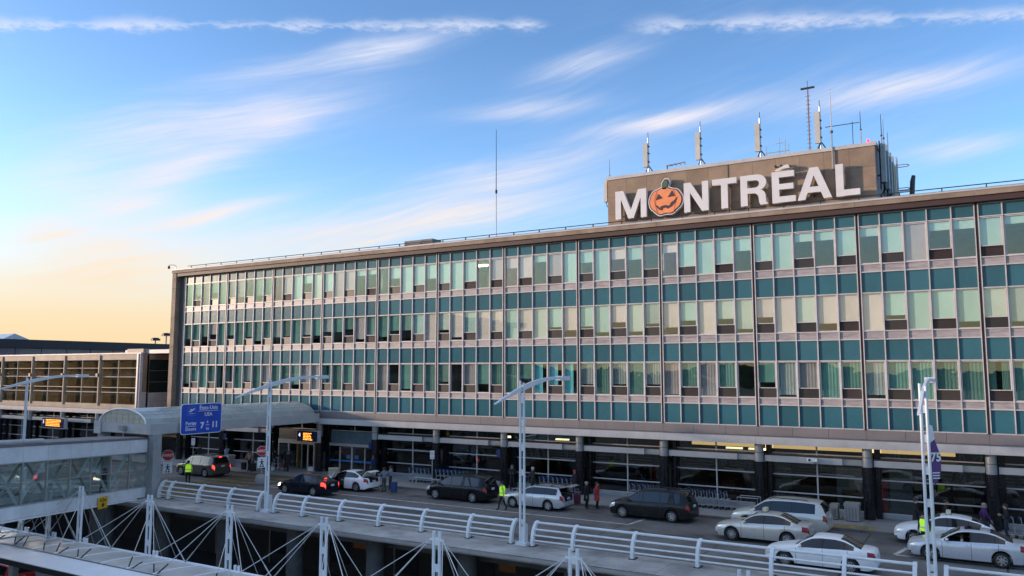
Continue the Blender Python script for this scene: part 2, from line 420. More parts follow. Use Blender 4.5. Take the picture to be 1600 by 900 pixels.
for k in range(14):
    x, y, r_ = -47 + k * 3.6 + R.random() * 2, R.choice((44.6, 45.2, 41.0)) + R.random() * .8, .18 + R.random() * .35
    mark('oil_stain', [(x + r_ * (1 + .3 * sin(3 * a + k)) * cos(a) * 1.6, y + r_ * (1 + .25 * cos(2 * a + k)) * sin(a)) for a in [q * pi / 9 for q in range(18)]], oil, .0012)
mark('yellow_kerb_pad', [(-8.4, 47.1), (-5.9, 47.1), (-5.9, 48.0), (-8.4, 48.0)], ypaint, .154)

# low wooded rise and open land behind the camera, seen only as reflections in the windows
b = MB(); n = 160
pr_ = []
for i in range(n + 1):
    a = rad(95 + 170 * i / n); rr = 620
    pr_.append((-sin(a) * rr, cos(a) * rr, 10.5 + 4 * sin(i * .31) + 3 * sin(i * .83 + 1) + R.random() * 2.2))
vs = [];
for x, y, h in pr_: vs += [(x, y, -6.1), (x, y, h), (x * 1.25, y * 1.25, h * .9), (x * 1.3, y * 1.3, -6.1)]
b.add(vs, [(4 * i + k, 4 * i + 4 + k, 4 * i + 5 + k, 4 * i + 1 + k) for i in range(n) for k in range(3)])
struct(b.build('hills', M('wooded hill', (.035, .05, .03), .95, 0, .5, .05)))
# ---------------------------------------------------------------- the terminal with its curtain wall
tb = thing('terminal_building', 'long three-storey airport terminal with teal panels and rows of office windows', 'building', (-30, YF, .15))
ORG = Vector((-30, YF, .15))
def tbo(o):
    o.location = Vector(o.location) - ORG; return o
def tpart(mb, name, mat, parent=None, smooth=False):
    o = mb.build(name, mat, parent or tb, smooth)
    return tbo(o) if parent is None else o
ZB = [17.71, 16.98, 14.74, 14.28, 13.06, 10.85, 10.37, 9.14, 6.91, 6.49, 5.20]
KIND = ['blue', 'win', 'mar', 'blue', 'win', 'mar', 'blue', 'win', 'mar', 'blue']
CW = BAY / 5
# shell behind the curtain wall: slabs, rooms, ends
for z0, z1 in ((17.02, 17.7), (13.1, 13.9), (9.18, 9.98), (4.95, 6.0)):
    tpart(MB().box(XL, XR, YF + .12, YF + 9, z0, z1), 'floor_slab', interior)
tpart(MB().box(XL, XR, YF + 7.0, YF + 7.2, 5.9, 17.1), 'back_partition', interior)
for i in range(0, 12, 1):
    tpart(MB().box(bx(i) - .06, bx(i) + .06, YF + .5, YF + 7, 6.0, 17.0), 'cross_wall', interior)
lamp_em = M('lit ceiling lamp', (.8, .7, .4), .5, emit=(1.0, .78, .38), es=4.0)
for (x, y) in ((-37.6, 52.0), (-36.7, 53.0), (-35.5, 52.2), (-34.9, 53.4), (-37.1, 54.6), (-28.0, 52.4), (-27.0, 53.4)):
    tpart(MB().box(x - .55, x + .55, y - .1, y + .1, 16.90, 17.01), 'ceiling_lamp', lamp_em)
# body of the building
tpart(MB().box(-68.6, XR + .4, YF + 9, YF + 24, .15, 18.2), 'rear_block', stone)
tpart(MB().box(-68.88, -68.3, YF - .55, YF + 9, 4.7, 18.05), 'end_wall', stone)
seam = M('stone joint', (.12, .09, .07), .9)
fin = MB().box(-68.3, -67.62, YF - .02, YF + .3, 4.7, 17.75); tpart(fin, 'corner_return', M('corner painted shade', (.10, .09, .085), .7))  # dark strip, the shade on the fin's inner face put into its colour
for k in range(9):
    z = 5.2 + k * 1.42
    tpart(MB().box(-68.886, -68.294, YF - .556, YF - .2, z, z + .022), 'stone_joint', seam)
# roof: fascia in lengths, soffit coloured dark for the shadow under the overhang, pipe rail on brackets
for i in range(-1, 12):
    x0 = bx(i) if i > -1 else -68.9
    tpart(MB().box(x0 + .006, bx(i + 1) - .006, YF - .62, YF - .05, 18.08, 18.36), 'roof_fascia', stone)
    tpart(MB().box(x0 + .004, bx(i + 1) - .004, YF - .66, YF - .02, 18.362, 18.46), 'coping', palebeam)
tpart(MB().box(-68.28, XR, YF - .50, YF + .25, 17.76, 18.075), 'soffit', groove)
tpart(MB().box(-68.8, XR, YF - .04, YF + 24, 18.2, 18.34), 'roof_deck', roofgrey)
rl = tpart(MB().tube([(-67.0, YF - .25, 18.74), (XR, YF - .25, 18.74)], .03, 6), 'roof_rail', darksteel)
tpart(MB().tube([(-67.0, YF + .15, 18.62), (XR, YF + .15, 18.62)], .035, 6), 'roof_rail', steel)
for i in range(0, 36):
    x = -66.5 + i * 2.15
    tpart(MB().box(x - .03, x + .03, YF - .28, YF - .2, 18.44, 18.72), 'rail_bracket', darksteel)
tpart(MB().box(-40.4, -37.6, YF + .0, YF + 1.2, 18.46, 18.98), 'roof_hatch', roofgrey)

# shared meshes of the curtain wall, one set for each row
def wallmesh(k, h, nm):
    w = CW - .075
    if k == 'blue': return MB().box(-w / 2, w / 2, -.004, .04, 0, h).mesh(nm, blue)
    if k == 'mar': return MB().box(-w / 2, w / 2, -.02, .04, 0, h).mesh(nm, marble)
rowme = {}
for r, k in enumerate(KIND):
    h = ZB[r] - ZB[r + 1] - .06
    if k != 'win': rowme[r] = wallmesh(k, h, 'spandrel_panel' if k == 'blue' else 'marble_panel')
WH = 2.165; WW = CW - .12
def pane(h, m): return MB().box(-WW / 2, WW / 2, .0, .012, 0, h).mesh('window', m)
pane_full = [pane(WH, gtint), pane(WH, gclear)]
pane_vent = [pane(WH - .60, gtint), pane(WH - .60, gclear)]
def frame(h0):
    b = MB(); w = WW / 2; t = .045
    b.box(-w - .02, -w + t, -.05, .03, h0, WH); b.box(w - t, w + .02, -.05, .03, h0, WH)
    b.box(-w + t, w - t, -.05, .03, WH - t, WH); b.box(-w + t, w - t, -.05, .03, h0, h0 + t)
    return b.mesh('window_frame', mullion)
fr_full, fr_vent = frame(0), frame(.56)
lv = MB()
lv.box(-WW / 2, WW / 2, .03, .06, 0, .56)
for k in range(6): lv.add([(-WW / 2 + .02, .0, .03 + k * .088), (WW / 2 - .02, .0, .03 + k * .088), (WW / 2 - .02, .03, .09 + k * .088), (-WW / 2 + .02, .03, .09 + k * .088)], [(0, 1, 2, 3)])
lv_me = lv.mesh('louvre', louvre)
lv2 = MB(); lv2.box(-WW / 2, WW / 2, .02, .05, 0, .56); lv_flat = lv2.mesh('louvre', M('brown vent panel', (.035, .028, .024), .35, 0, .1, rnd=.25))
bl_me = {}
for nm, m in (('w', whitebl), ('m', mintbl), ('g', greybl)):
    bl_me[nm] = MB().box(-WW / 2, WW / 2, 0, .01, -1, 0).mesh('blind', m)
def curtain(m, x0=-.5, x1=.5):
    b = MB(); n = 44; vs = []
    for i in range(n + 1):
        u = i / n; x = (x0 + (x1 - x0) * u) * WW; y = .010 * sin(u * 38) + .005 * sin(u * 97)
        vs += [(x, y, -1), (x, y, 0)]
    b.add(vs, [(2 * i, 2 * i + 2, 2 * i + 3, 2 * i + 1) for i in range(n)])
    return b.mesh('curtain', m, True)
cu_t, cu_g, cu_a = curtain(tealcur), curtain(greycur), curtain(aquacur, -.5, .1)
cu_l, cu_r = curtain(tealcur, -.5, -.12), curtain(tealcur, .12, .5)
drk_bl = MB().box(-WW / 2, WW / 2, 0, .01, -1, 0).mesh('blind', M('dark green blind', (.13, .26, .23), .8, 0, .1, rnd=.35))

Rw = random.Random(21)
ncol = 65
for c in range(ncol):
    xc = XL + CW * (c + .5)
    bay = c // 5
    for r, k in enumerate(KIND):
        z = ZB[r + 1] + .03
        if k != 'win':
            if c == 0 and k == 'mar': pass
            tbo(obj('spandrel_panel' if k == 'blue' else 'marble_panel', rowme[r], tb, (xc, YF + .02, z)))
            continue
        row = {1: 0, 4: 1, 7: 2}[r]
        vent = (c % 2 == 1)
        tinted = Rw.random() < (.74 if row != 1 else .66)
        gi = 0 if tinted else 1
        w = tbo(obj('window', (pane_vent if vent else pane_full)[gi], tb, (xc, YF + .03, z + (.60 if vent else 0))))
        dz = -.60 if vent else 0
        obj('window_frame', fr_vent if vent else fr_full, w, (0, 0, dz))
        if vent: obj('louvre', lv_me if Rw.random() < .35 else lv_flat, w, (0, 0, dz))
        top = WH + dz
        u = Rw.random(); left = bay < 4
        H = WH - (.60 if vent else 0)
        def blind(me, frac, y=.07): obj('blind', me, w, (0, y, top), None, (1, 1, max(.05, H * frac)))
        if row == 1 and not (bay < 4 or (bay == 4 and c % 5 < 3)):
            if u < .86: blind(bl_me['w' if not tinted else ('m' if Rw.random() < .55 else 'w')], 1.0 if Rw.random() < .6 else .72 + .2 * Rw.random())
            else: blind(bl_me['g'], .55 + .4 * Rw.random())
        elif row == 0 and bay >= 2:
            if u < .38: blind(bl_me['m' if tinted else 'g'], 1.0)
            elif u < .80: blind(bl_me['m' if tinted else 'w'], .2 + .4 * Rw.random())
            elif u < .9: blind(bl_me['w'], .98)
        elif row == 2:
            if c in (32, 33, 34): obj('curtain', cu_a, w, (0, .12, top), None, (1, 1, H))
            elif u < .50: obj('curtain', cu_t if tinted else cu_g, w, (0, .12, top), None, (1, 1, H))
            elif u < .66: obj('curtain', cu_g, w, (0, .12, top), None, (1, 1, H * (.8 + .2 * Rw.random())))
            elif u < .88: blind(drk_bl, .6 + .4 * Rw.random())
            elif u < .97: obj('curtain', cu_l, w, (0, .12, top), None, (1, 1, H)); obj('curtain', cu_r, w, (0, .12, top), None, (1, 1, H))
        else:
            if u < .62: blind(drk_bl, .55 + .45 * Rw.random())
            elif u < .82: obj('curtain', cu_t, w, (0, .12, top), None, (1, 1, H))
            elif u < .95: blind(bl_me['g'], .4 + .6 * Rw.random())
# mullions: one upright for each column line; at bay lines two uprights beside a dark groove
mu = MB().box(-.031, .031, -.085, .05, 5.20, 17.74).mesh('mullion', mullion)
mus = MB().box(-.026, .026, -.085, .05, 5.20, 17.74).mesh('mullion', mullion)
gr = MB().box(-.062, .062, -.03, .06, 5.20, 17.76).mesh('bay_groove', groove)
for c in range(ncol + 1):
    x = XL + CW * c
    if c % 5 == 0:
        tbo(obj('bay_groove', gr, tb, (x, YF, 0)))
        tbo(obj('mullion', mus, tb, (x - .092, YF, 0))); tbo(obj('mullion', mus, tb, (x + .092, YF, 0)))
    else: tbo(obj('mullion', mu, tb, (x, YF, 0)))
tr = MB().box(.12, BAY - .12, -.065, .05, -.028, .028).mesh('transom', mullion)
for i in range(-1, 12):
    for z in ZB: tbo(obj('transom', tr, tb, (bx(i), YF, z)))
# cladding band and pale fascia over the ground floor
gp = MB().box(.007, BAY / 3 - .007, -.06, .1, 4.64, 5.165).mesh('cladding_panel', greypanel)
for i in range(-1, 12):
    for k in range(3): tbo(obj('cladding_panel', gp, tb, (bx(i) + k * BAY / 3, YF, 0)))
    if i >= 2 or i < 1:
        tpart(MB().box(bx(i) + .004, bx(i + 1) - .004, YF - .75, YF + .4, 4.16, 4.60), 'fascia_beam', palebeam)
        tpart(MB().box(bx(i) + .004, bx(i + 1) - .004, YF - .70, YF + .4, 4.60, 4.63), 'drip_edge', greypanel)
tpart(MB().box(XL, XR, YF - .04, YF + .3, 4.63, 4.66), 'drip_edge', darksteel)
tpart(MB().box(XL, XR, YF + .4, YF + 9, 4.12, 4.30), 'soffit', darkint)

# ground floor: columns, storefront frames and panes, service band
cu_lo = MB().cyl(0, 0, .15, 3.06, .31, 20).mesh('column_shaft', blackgran, 'auto')
cu_up = MB().cyl(0, 0, 3.07, 4.17, .27, 20).mesh('column_head', greycol, 'auto')
ring = MB().cyl(0, 0, 3.60, 3.63, .28, 20).mesh('column_ring', darksteel)
jamb = MB().box(.30, .62, .45, .8, .15, 4.12).mesh('jamb_panel', blackgran)
YG = YF + .85
vm_ = MB().box(-.04, .04, -.05, .05, .15, 4.12).mesh('storefront_mullion', mullion)
hm_ = MB().box(.62, BAY - .34, -.045, .045, -.035, .035).mesh('storefront_rail', mullion)
sb = MB().box(.34, BAY - 1.35, -.05, .38, 3.10, 3.46).mesh('service_band', palebeam)
sb2 = MB().box(BAY - 1.35, BAY - .30, .10, .40, 3.12, 3.44).mesh('service_band', greycol)
sb3 = MB().box(.34, BAY - .3, .02, .42, 3.465, 3.53).mesh('service_band', darksteel)
halfw = (BAY - .96) / 2
def gpane(w, h): return MB().box(0, w, 0, .012, 0, h).mesh('storefront_pane', gdark)
LV = [.42, 1.22, 2.28, 3.05]
pans = [gpane(halfw - .05, LV[j + 1] - LV[j] - .07) for j in range(3)] + [gpane(halfw - .05, .52)]
base_me = MB().box(.62, BAY - .34, -.05, .06, .15, .40).mesh('storefront_base', steel)
for i in range(-1, 12):
    x = bx(i)
    tbo(obj('column_shaft', cu_lo, tb, (x, YF, 0))); tbo(obj('column_head', cu_up, tb, (x, YF, 0))); tbo(obj('column_ring', ring, tb, (x, YF, 0)))
    tbo(obj('jamb_panel', jamb, tb, (x, YF, 0)))
    tbo(obj('storefront_rail', hm_, tb, (x, YG, 3.56))); tbo(obj('storefront_rail', hm_, tb, (x, YG, 4.10)))
    for hb in range(2):
        xs = x + .64 + hb * (halfw + .01)
        tbo(obj('storefront_pane', pans[3], tb, (xs, YG, 3.58)))
    tbo(obj('storefront_mullion', vm_, tb, (x + .62 + halfw, YG, 0)))
    if i in (1, 2): continue
    for me in (sb, sb2, sb3): tbo(obj('service_band', me, tb, (x, YF, 0)))
    tbo(obj('storefront_base', base_me, tb, (x, YG, 0)))
    for z in LV: tbo(obj('storefront_rail', hm_, tb, (x, YG, z)))
    for hb in range(2):
        xs = x + .64 + hb * (halfw + .01)
        for j in range(3): tbo(obj('storefront_pane', pans[j], tb, (xs, YG, LV[j] + .035)))
# hall behind the glass
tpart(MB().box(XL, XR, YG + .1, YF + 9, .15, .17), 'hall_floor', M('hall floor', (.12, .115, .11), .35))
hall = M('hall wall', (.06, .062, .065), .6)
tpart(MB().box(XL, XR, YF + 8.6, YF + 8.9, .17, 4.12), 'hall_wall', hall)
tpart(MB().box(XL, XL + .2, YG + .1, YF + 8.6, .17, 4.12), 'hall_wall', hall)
warmc = M('glowing yellow ceiling edge', (.6, .45, .15), .5, emit=(1.0, .66, .28), es=.42)  # ceiling edge given its own glow to look sunlit
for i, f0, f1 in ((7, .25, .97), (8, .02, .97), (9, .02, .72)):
    tpart(MB().box(bx(i) + BAY * f0, bx(i) + BAY * f1, YF + 1.05, YF + 1.25, 3.80, 4.10), 'glow_ceiling', warmc)
for (i, f) in ((7, .45), (7, .7), (10, .6), (4, .5), (5, .3)):
    tpart(MB().box(bx(i) + BAY * f, bx(i) + BAY * f + 1.1, YF + 4.5, YF + 4.7, 3.30, 3.42), 'hall_lamp', M('hall lamp', (.5, .5, .4), .5, emit=(1, .85, .45), es=1.0))
pp = M('pale partition', (.30, .38, .42), .5); 
tpart(MB().box(-8.5, -7.1, YF + 1.7, YF + 1.8, .2, 2.8), 'partition', pp)
tpart(MB().box(-5.6, -4.4, YF + 1.7, YF + 1.8, .2, 2.8), 'partition', M('blue grey partition', (.20, .29, .33), .5))
tpart(MB().box(-6.35, -5.72, YF + 1.75, YF + 1.85, .35, 2.2), 'poster', M('red poster', (.42, .05, .06), .5, alt=(.16, .02, .03)))
tpart(MB().box(-8.2, -7.15, YF + 1.6, YF + 1.69, .3, 1.5), 'counter', M('tan counter', (.13, .10, .06), .5))
for k in range(16):
    x = -60 + k * 4.3 + R.random() * 2
    h = 1.0 + R.random() * 1.4
    tpart(MB().box(x, x + .8 + R.random() * 1.6, YF + 4 + R.random() * 3, YF + 7.4, .17, h), 'kiosk', M('kiosk %d' % (k % 4), [(.05, .09, .15), (.10, .10, .10), (.12, .06, .04), (.05, .10, .09)][k % 4], .4))

# ------ entrance doors in the two bays by the canopy
amb = M('pale door frame', (.52, .46, .42), .4, .2)
x = bx(2)
for x0, x1, z0, z1 in ((x + .5, x + .62, .15, 2.3), (x + 1.7, x + 1.8, .15, 2.2), (x + 3.0, x + 3.16, .15, 2.35), (x + 4.45, x + 4.53, .15, 2.2), (x + 5.6, x + 5.72, .15, 2.3)):
    tpart(MB().box(x0, x1, YG - .25, YG - .1, z0, z1), 'door_post', amb)
tpart(MB().box(x + .5, x + 5.72, YG - .32, YG - .08, 2.30, 2.52), 'door_header', amb)
tpart(MB().box(x + .62, x + 5.6, YG - .12, YG - .08, 2.52, 3.5), 'door_transom', M('frosted transom', (.12, .17, .19), .25))
for x0, x1 in ((x + .64, x + 1.68), (x + 1.82, x + 2.98), (x + 3.18, x + 4.43), (x + 4.55, x + 5.58)):
    d = tpart(MB().box(x0, x1, YG - .19, YG - .17, .18, 2.28), 'sliding_door', gdark)
    MB().box(x0, x1, YG - .21, YG - .192, 1.02, 1.17).build('door_stripe', M('door blue film', (.01, .16, .42), .4), d)
for x0 in (x + 2.5, x + 3.4):
    tpart(MB().box(x0, x0 + .42, YG - .24, YG - .2, 1.3, 1.6), 'door_notice', M('door notice', (.08, .14, .30), .4))
x = bx(1)
tpart(MB().box(x + 1.4, x + 5.7, YF - .2, YF - .05, 2.35, 2.7), 'door_header', amb)
tpart(MB().box(x + 1.4, x + 3.9, YF - .12, YF - .05, 2.7, 3.6), 'door_transom', M('warm transom', (.20, .17, .13), .3))
for x0 in (x + 1.4, x + 2.6, x + 4.9, x + 5.6): tpart(MB().box(x0, x0 + .1, YF - .2, YF - .06, .15, 2.35), 'door_post', amb)
tpart(MB().box(x + 5.0, x + 5.6, YF - .15, YF - .13, .5, 2.35), 'sliding_door', gdark)
tpart(MB().box(x + 5.0, x + 5.6, YF - .16, YF - .12, .15, .5), 'door_kick', white)
tpart(MB().box(x + 1.5, x + 2.6, YF - .15, YF - .13, .2, 2.35), 'sliding_door', gdark)
tpart(MB().box(x + 2.9, x + 3.1, YF + .5, YF + .7, .15, 2.3), 'door_marker', M('dim amber strip', (.25, .16, .03), .5))
# ---------------------------------------------------------------- rooftop sign block
ph = thing('sign_penthouse', 'brown concrete rooftop block carrying the large letters', 'rooftop block', (-14.2, 51.5, 18.35))
def php(mb, name, mat, smooth=False):
    o = mb.build(name, mat, ph, smooth); o.location = (14.2, -51.5, -18.35); return o
PX0, PX1, PY = -22.95, -5.47, 51.5
php(MB().box(PX0 + .02, PX1 - .02, PY + .03, 59.6, 18.3, 22.05), 'core', stone)
nx = 12; pw = (PX1 - PX0) / nx
stn = M('sign wall panel', (.265, .192, .136), .85, 0, .12, .8, bump=.3, rnd=.10, alt=(.225, .166, .122))
for i in range(nx):
    for j, (z0, z1) in enumerate(((18.35, 19.55), (19.55, 20.8), (20.8, 22.05))):
        php(MB().box(PX0 + i * pw + .006, PX0 + (i + 1) * pw - .006, PY - .01, PY + .03, z0 + .005, z1 - .005), 'wall_panel', stn)
for j in range(5):
    php(MB().box(PX1 - .02, PX1 + .02, PY + j * 1.62 + .006, PY + (j + 1) * 1.62 - .006, 18.35, 22.05), 'side_panel', M('grey side panel', (.20, .21, .23), .7, 0, .15))
php(MB().box(PX0 - .08, PX1 + .10, PY - .08, PY + 8.2, 22.05, 22.28), 'coping', palebeam)
php(MB().box(-14.35, -14.31, PY - .03, PY - .01, 18.4, 22.05), 'conduit', darksteel)
# letters
sign = thing('rooftop_sign', 'large white letters and a pumpkin fixed to the brown rooftop block', 'sign', (-14.2, PY - .03, 19.05))
lw = M('white letter', (.64, .62, .62), .4, 0, .05)
def letter(loops, x0, nm='letter'):
    o = outline(nm, loops, .30, lw, sign); o.rotation_euler = (pi / 2, 0, 0); o.location = (x0 + 14.2, -.38, 0)
    brk = MB()
    xs = [p[0] for p in loops[0]]; zs = [p[1] for p in loops[0]]
    return o
T_ = .44
letter([[(0, 0), (.42, 0), (.42, 1.38), (.95, 0), (1.35, 0), (1.88, 1.38), (1.88, 0), (2.30, 0), (2.30, 1.98), (1.70, 1.98), (1.15, .58), (.60, 1.98), (0, 1.98)]], -22.14)
letter([[(0, 0), (.42, 0), (.42, 1.28), (1.20, 0), (1.66, 0), (1.66, 1.98), (1.24, 1.98), (1.24, .70), (.46, 1.98), (0, 1.98)]], -17.18)
letter([[(.58, 0), (1.02, 0), (1.02, 1.60), (1.60, 1.60), (1.60, 1.98), (0, 1.98), (0, 1.60), (.58, 1.60)]], -15.26)
arc = lambda cx, cy, rx, ry, a0, a1, n=10: [(cx + rx * cos(rad(a0 + (a1 - a0) * i / n)), cy + ry * sin(rad(a0 + (a1 - a0) * i / n))) for i in range(n + 1)]
letter([[(0, 0), (.44, 0), (.44, .78), (.82, .78)] + arc(.82, .42, .32, .36, 90, 0, 6) + [(1.16, .16), (1.24, 0), (1.70, 0), (1.70, .06), (1.60, .16), (1.57, .56)] + arc(1.16, .62, .40, .36, 10, 75, 5) + arc(1.06, 1.45, .57, .53, -60, 90, 10) + [(0, 1.98)],
        [(.44, 1.14), (.44, 1.62), (.95, 1.62)] + arc(.95, 1.38, .24, .24, 90, -90, 8) + [(.95, 1.14)]], -13.42)
letter([[(0, 0), (1.42, 0), (1.42, .38), (.44, .38), (.44, .82), (1.30, .82), (1.30, 1.18), (.44, 1.18), (.44, 1.60), (1.36, 1.60), (1.36, 1.98), (0, 1.98)]], -11.44)
letter([[(.20, 2.09), (1.12, 2.15), (1.02, 2.38), (.86, 2.38)]], -11.44, 'accent')
letter([[(0, 0), (.46, 0), (.62, .42), (1.38, .42), (1.54, 0), (2.02, 0), (1.27, 1.98), (.76, 1.98)], [(.74, .78), (1.0, 1.48), (1.26, .78)]], -9.92)
letter([[(0, 0), (1.34, 0), (1.34, .38), (.44, .38), (.44, 1.98), (0, 1.98)]], -7.66)
for x in (-11.25, -10.9, -10.6): 
    o = MB().box(x - .05, x + .05, PY - .32, PY - .02, 21.42, 21.52).build('sign_bracket', black, sign); o.location = (14.2, -(PY - .03), -19.05)
for x in (-21.9, -20.0, -17, -15.7, -14.5, -13.2, -11.2, -9.0, -7.45):
    for z in (19.3, 20.6):
        o = MB().box(x - .04, x + .04, PY - .26, PY - .005, z, z + .08).build('sign_bracket', black, sign); o.location = (14.2, -(PY - .03), -19.05)
# pumpkin: white border, dark outline, orange lobes, face
porg = M('pumpkin orange', (.78, .25, .09), .45, 0, .10, 2.0); pdark = M('pumpkin outline', (.045, .02, .03), .5); pgreen = M('pumpkin stem green', (.06, .10, .06), .5)
porg2 = M('pumpkin rib orange', (.52, .135, .055), .45)
body = [(1.16 * cos(rad(a)) * (1 + .03 * cos(rad(3 * a))), .95 * sin(rad(a)) * (1 - .05 * abs(cos(rad(a * 2.5))))) for a in range(0, 360, 8)]
body = [(x, z + (.05 * cos(x * 7.0) if abs(z) > .6 else 0)) for x, z in body]
stem = [(-.22, .80), (-.20, 1.22), (-.02, 1.48), (.20, 1.44), (.27, 1.22), (.16, 1.02), (.12, .80)]
grow = lambda pts, d, c: [((x - c[0]) * (1 + d / max(.2, sqrt((x - c[0]) ** 2 + (z - c[1]) ** 2))) + c[0], (z - c[1]) * (1 + d / max(.2, sqrt((x - c[0]) ** 2 + (z - c[1]) ** 2))) + c[1]) for x, z in pts]
pk = thing('pumpkin_sign', 'grinning carved orange pumpkin in place of the letter O', 'pumpkin', (-18.50, PY - .05, 20.0))
def pkp(nm, loop, d, m, y): 
    o = outline(nm, [loop], d, m, pk); o.rotation_euler = (pi / 2, 0, 0); o.location = (0, y, 0); return o
pkp('border', grow(body, .09, (0, 0)), .30, lw, -.30); pkp('border', grow(stem, .09, (0, 1.15)), .29, lw, -.30)
pkp('outline', grow(body, .02, (0, 0)), .02, pdark, -.465); pkp('outline', grow(stem, .02, (0, 1.15)), .02, pdark, -.464)
pkp('face', [(x * .955, z * .95) for x, z in body], .02, porg, -.49)
for sx in (-1, 1):
    pkp('rib', [(sx * .52 + .03 * cos(rad(a)) - sx * .20 * (1 - abs(sin(rad(a)))) * -1, .84 * sin(rad(a))) for a in range(-80, 81, 10)] + [(sx * .60 - sx * .20 * (1 - abs(sin(rad(a)))) * -1, .80 * sin(rad(a))) for a in range(80, -81, -10)], .012, porg2, -.503)
pkp('stem', [(x * .8, (z - .8) * .88 + .8) for x, z in stem], .02, pgreen, -.49)
pkp('eye', [(-.66, .10), (-.16, .20), (-.48, .52)], .012, pdark, -.515); pkp('eye', [(.18, .22), (.70, .26), (.50, .66)], .012, pdark, -.515)
pkp('mouth', [(-.74, -.16), (-.50, -.34), (-.44, -.42), (-.34, -.42), (-.30, -.34), (.08, -.30), (.14, -.34), (.30, -.36), (.36, -.24), (.44, -.14), (.62, -.04), (.86, .18), (.74, -.16), (.42, -.46), (.16, -.56), (.04, -.46), (-.16, -.50), (-.20, -.64), (-.42, -.58), (-.62, -.36)], .012, pdark, -.515)

# ---------------------------------------------------------------- antennas, each a thing
antp = M('antenna cream', (.50, .47, .42), .5); antg = M('antenna grey green', (.26, .32, .34), .5)
PYA = 52.2; ZR = 22.28
lbls = ['cream panel antenna nearest the left end of the rooftop block', 'cream panel antenna above the letter N', 'cream panel antenna above the letter R', 'cream panel antenna beside the tall T mast']
for (x, zt), l in zip(((-20.3, 25.0), (-16.52, 25.2), (-12.52, 25.15), (-8.78, 25.3)), lbls):
    a = thing('panel_antenna', l, 'antenna', (x, PYA, ZR), 0, 'panel antennas on the rooftop block')
    h = zt - ZR
    MB().box(-.17, .15, -.14, .06, .55, h - .45).build('panel', antp, a)
    MB().cyl(.13, .12, 0, h - .05, .055, 8).build('pole', steel, a)
    MB().cyl(.13, .12, h - .05, h + .35, .02, 6).build('spike', darksteel, a)
    for j in range(3):
        q = j * 2.1 + .4
        MB().tube([(.13 + .45 * cos(q), .12 + .45 * sin(q), 0), (.13, .12, .7)], .035, 6).build('leg', darksteel, a)
    for z in (.9, 1.5, 2.0): MB().box(.06, .22, -.08, .2, z, z + .07).build('clamp', darksteel, a)
def whip(x, y, z0, z1, l, r=.03, name='whip_antenna', extra=None, r2=None):
    a = thing(name, l, 'antenna', (x, y, z0))
    MB().tube([(0, 0, 0), (0, 0, (z1 - z0) * .45)], r, 6).build('base_rod', steel, a)
    MB().tube([(0, 0, (z1 - z0) * .45), (0, 0, z1 - z0)], [r * .75, r * .4], 6).build('upper_rod', antp if extra else darksteel, a)
    MB().cyl(0, 0, (z1 - z0) * .44, (z1 - z0) * .47, r * 1.9, 8).build('collar', darksteel, a)
    return a
whip(-7.85, PY - .12, 20.9, 26.0, 'tall thin whip antenna above the letter L', .045, extra=1)
whip(-6.25, PYA - .3, 22.28, 24.4, 'short dark whip antenna near the right end of the rooftop block', .035)
whip(-5.2, PYA + .6, 21.8, 24.3, 'dark whip antenna at the right corner of the rooftop block', .035)
whip(-5.2, PYA + 1.8, 21.8, 24.6, 'white whip antenna just behind the right corner', .03, extra=1)
whip(-5.2, PYA + 4.2, 21.5, 24.1, 'rearmost thin whip antenna on the right side', .03)
whip(-23.1, PYA, 21.6, 23.8, 'small whip antenna at the left end of the rooftop block', .025)
whip(-32.9, 52.4, 18.4, 27.6, 'very tall single whip antenna standing alone on the main roof', .05)
tm = thing('mast', 'tall ladder-like T-topped mast on the rooftop block', 'antenna mast', (-9.3, PYA, ZR))
MB().cyl(0, 0, 0, 4.25, .045, 6).build('pole', M('rusty mast', (.24, .15, .13), .7), tm)
MB().box(-.42, .42, -.06, .06, 4.2, 4.3).build('cross_bar', darksteel, tm)
MB().cyl(0, 0, 4.3, 4.75, .015, 5).build('spike', darksteel, tm)
for k in range(13): MB().box(-.14, .14, -.012, .012, .35 + k * .28, .37 + k * .28).build('rung', darksteel, tm)
yg = thing('yagi_antenna', 'low rusty yagi antenna lying along the rooftop edge', 'antenna', (-18.2, PYA, ZR))
MB().cyl(-.55, 0, 0, .5, .04, 6).build('stub', darksteel, yg); MB().tube([(-.6, 0, .42), (.75, 0, .55)], .045, 6).build('boom', M('rusty boom', (.32, .20, .13), .6), yg)
for k in range(4): MB().box(-.3 + k * .32, -.26 + k * .32, -.3, .3, .44, .48).build('element', steel, yg)
ca = thing('antenna_frame', 'grey cross-shaped antenna frame between the panel antennas', 'antenna', (-11.3, PYA, ZR))
MB().box(-.75, .75, -.03, .03, .35, .40).build('cross_bar', steel, ca)
for x, h in ((-.7, .85), (.15, 1.25), (.72, .8), (.5, 1.1)): MB().cyl(x, 0, 0, h, .025, 6).build('pole', steel, ca)
MB().box(-.1, .42, -.02, .02, .9, .93).build('arm', steel, ca)
cb = thing('antenna_frame', 'thin dark antenna cross-arm behind the tall whip', 'antenna', (-7.2, PYA + .4, ZR))
MB().cyl(.4, 0, 0, 1.75, .02, 6).build('pole', darksteel, cb); MB().box(-1.2, .8, -.015, .015, 1.62, 1.66).build('cross_bar', darksteel, cb)
bc = thing('warning_beacon', 'small red warning light on the rooftop block near its right end', 'beacon', (-5.85, PYA - .4, ZR))
redl = M('red lamp', (.6, .02, .04), .3, emit=(1, .02, .06), es=1.6)
MB().lathe([(.05, 0), (.09, .06), (.09, .2), (.05, .27)], 10).build('lens', redl, bc)
bc2 = thing('warning_beacon', 'tiny red warning light at the left end of the rooftop block', 'beacon', (-22.0, PYA + .2, ZR)); MB().lathe([(.04, 0), (.06, .05), (.06, .14), (.03, .2)], 8).build('lens', redl, bc2)
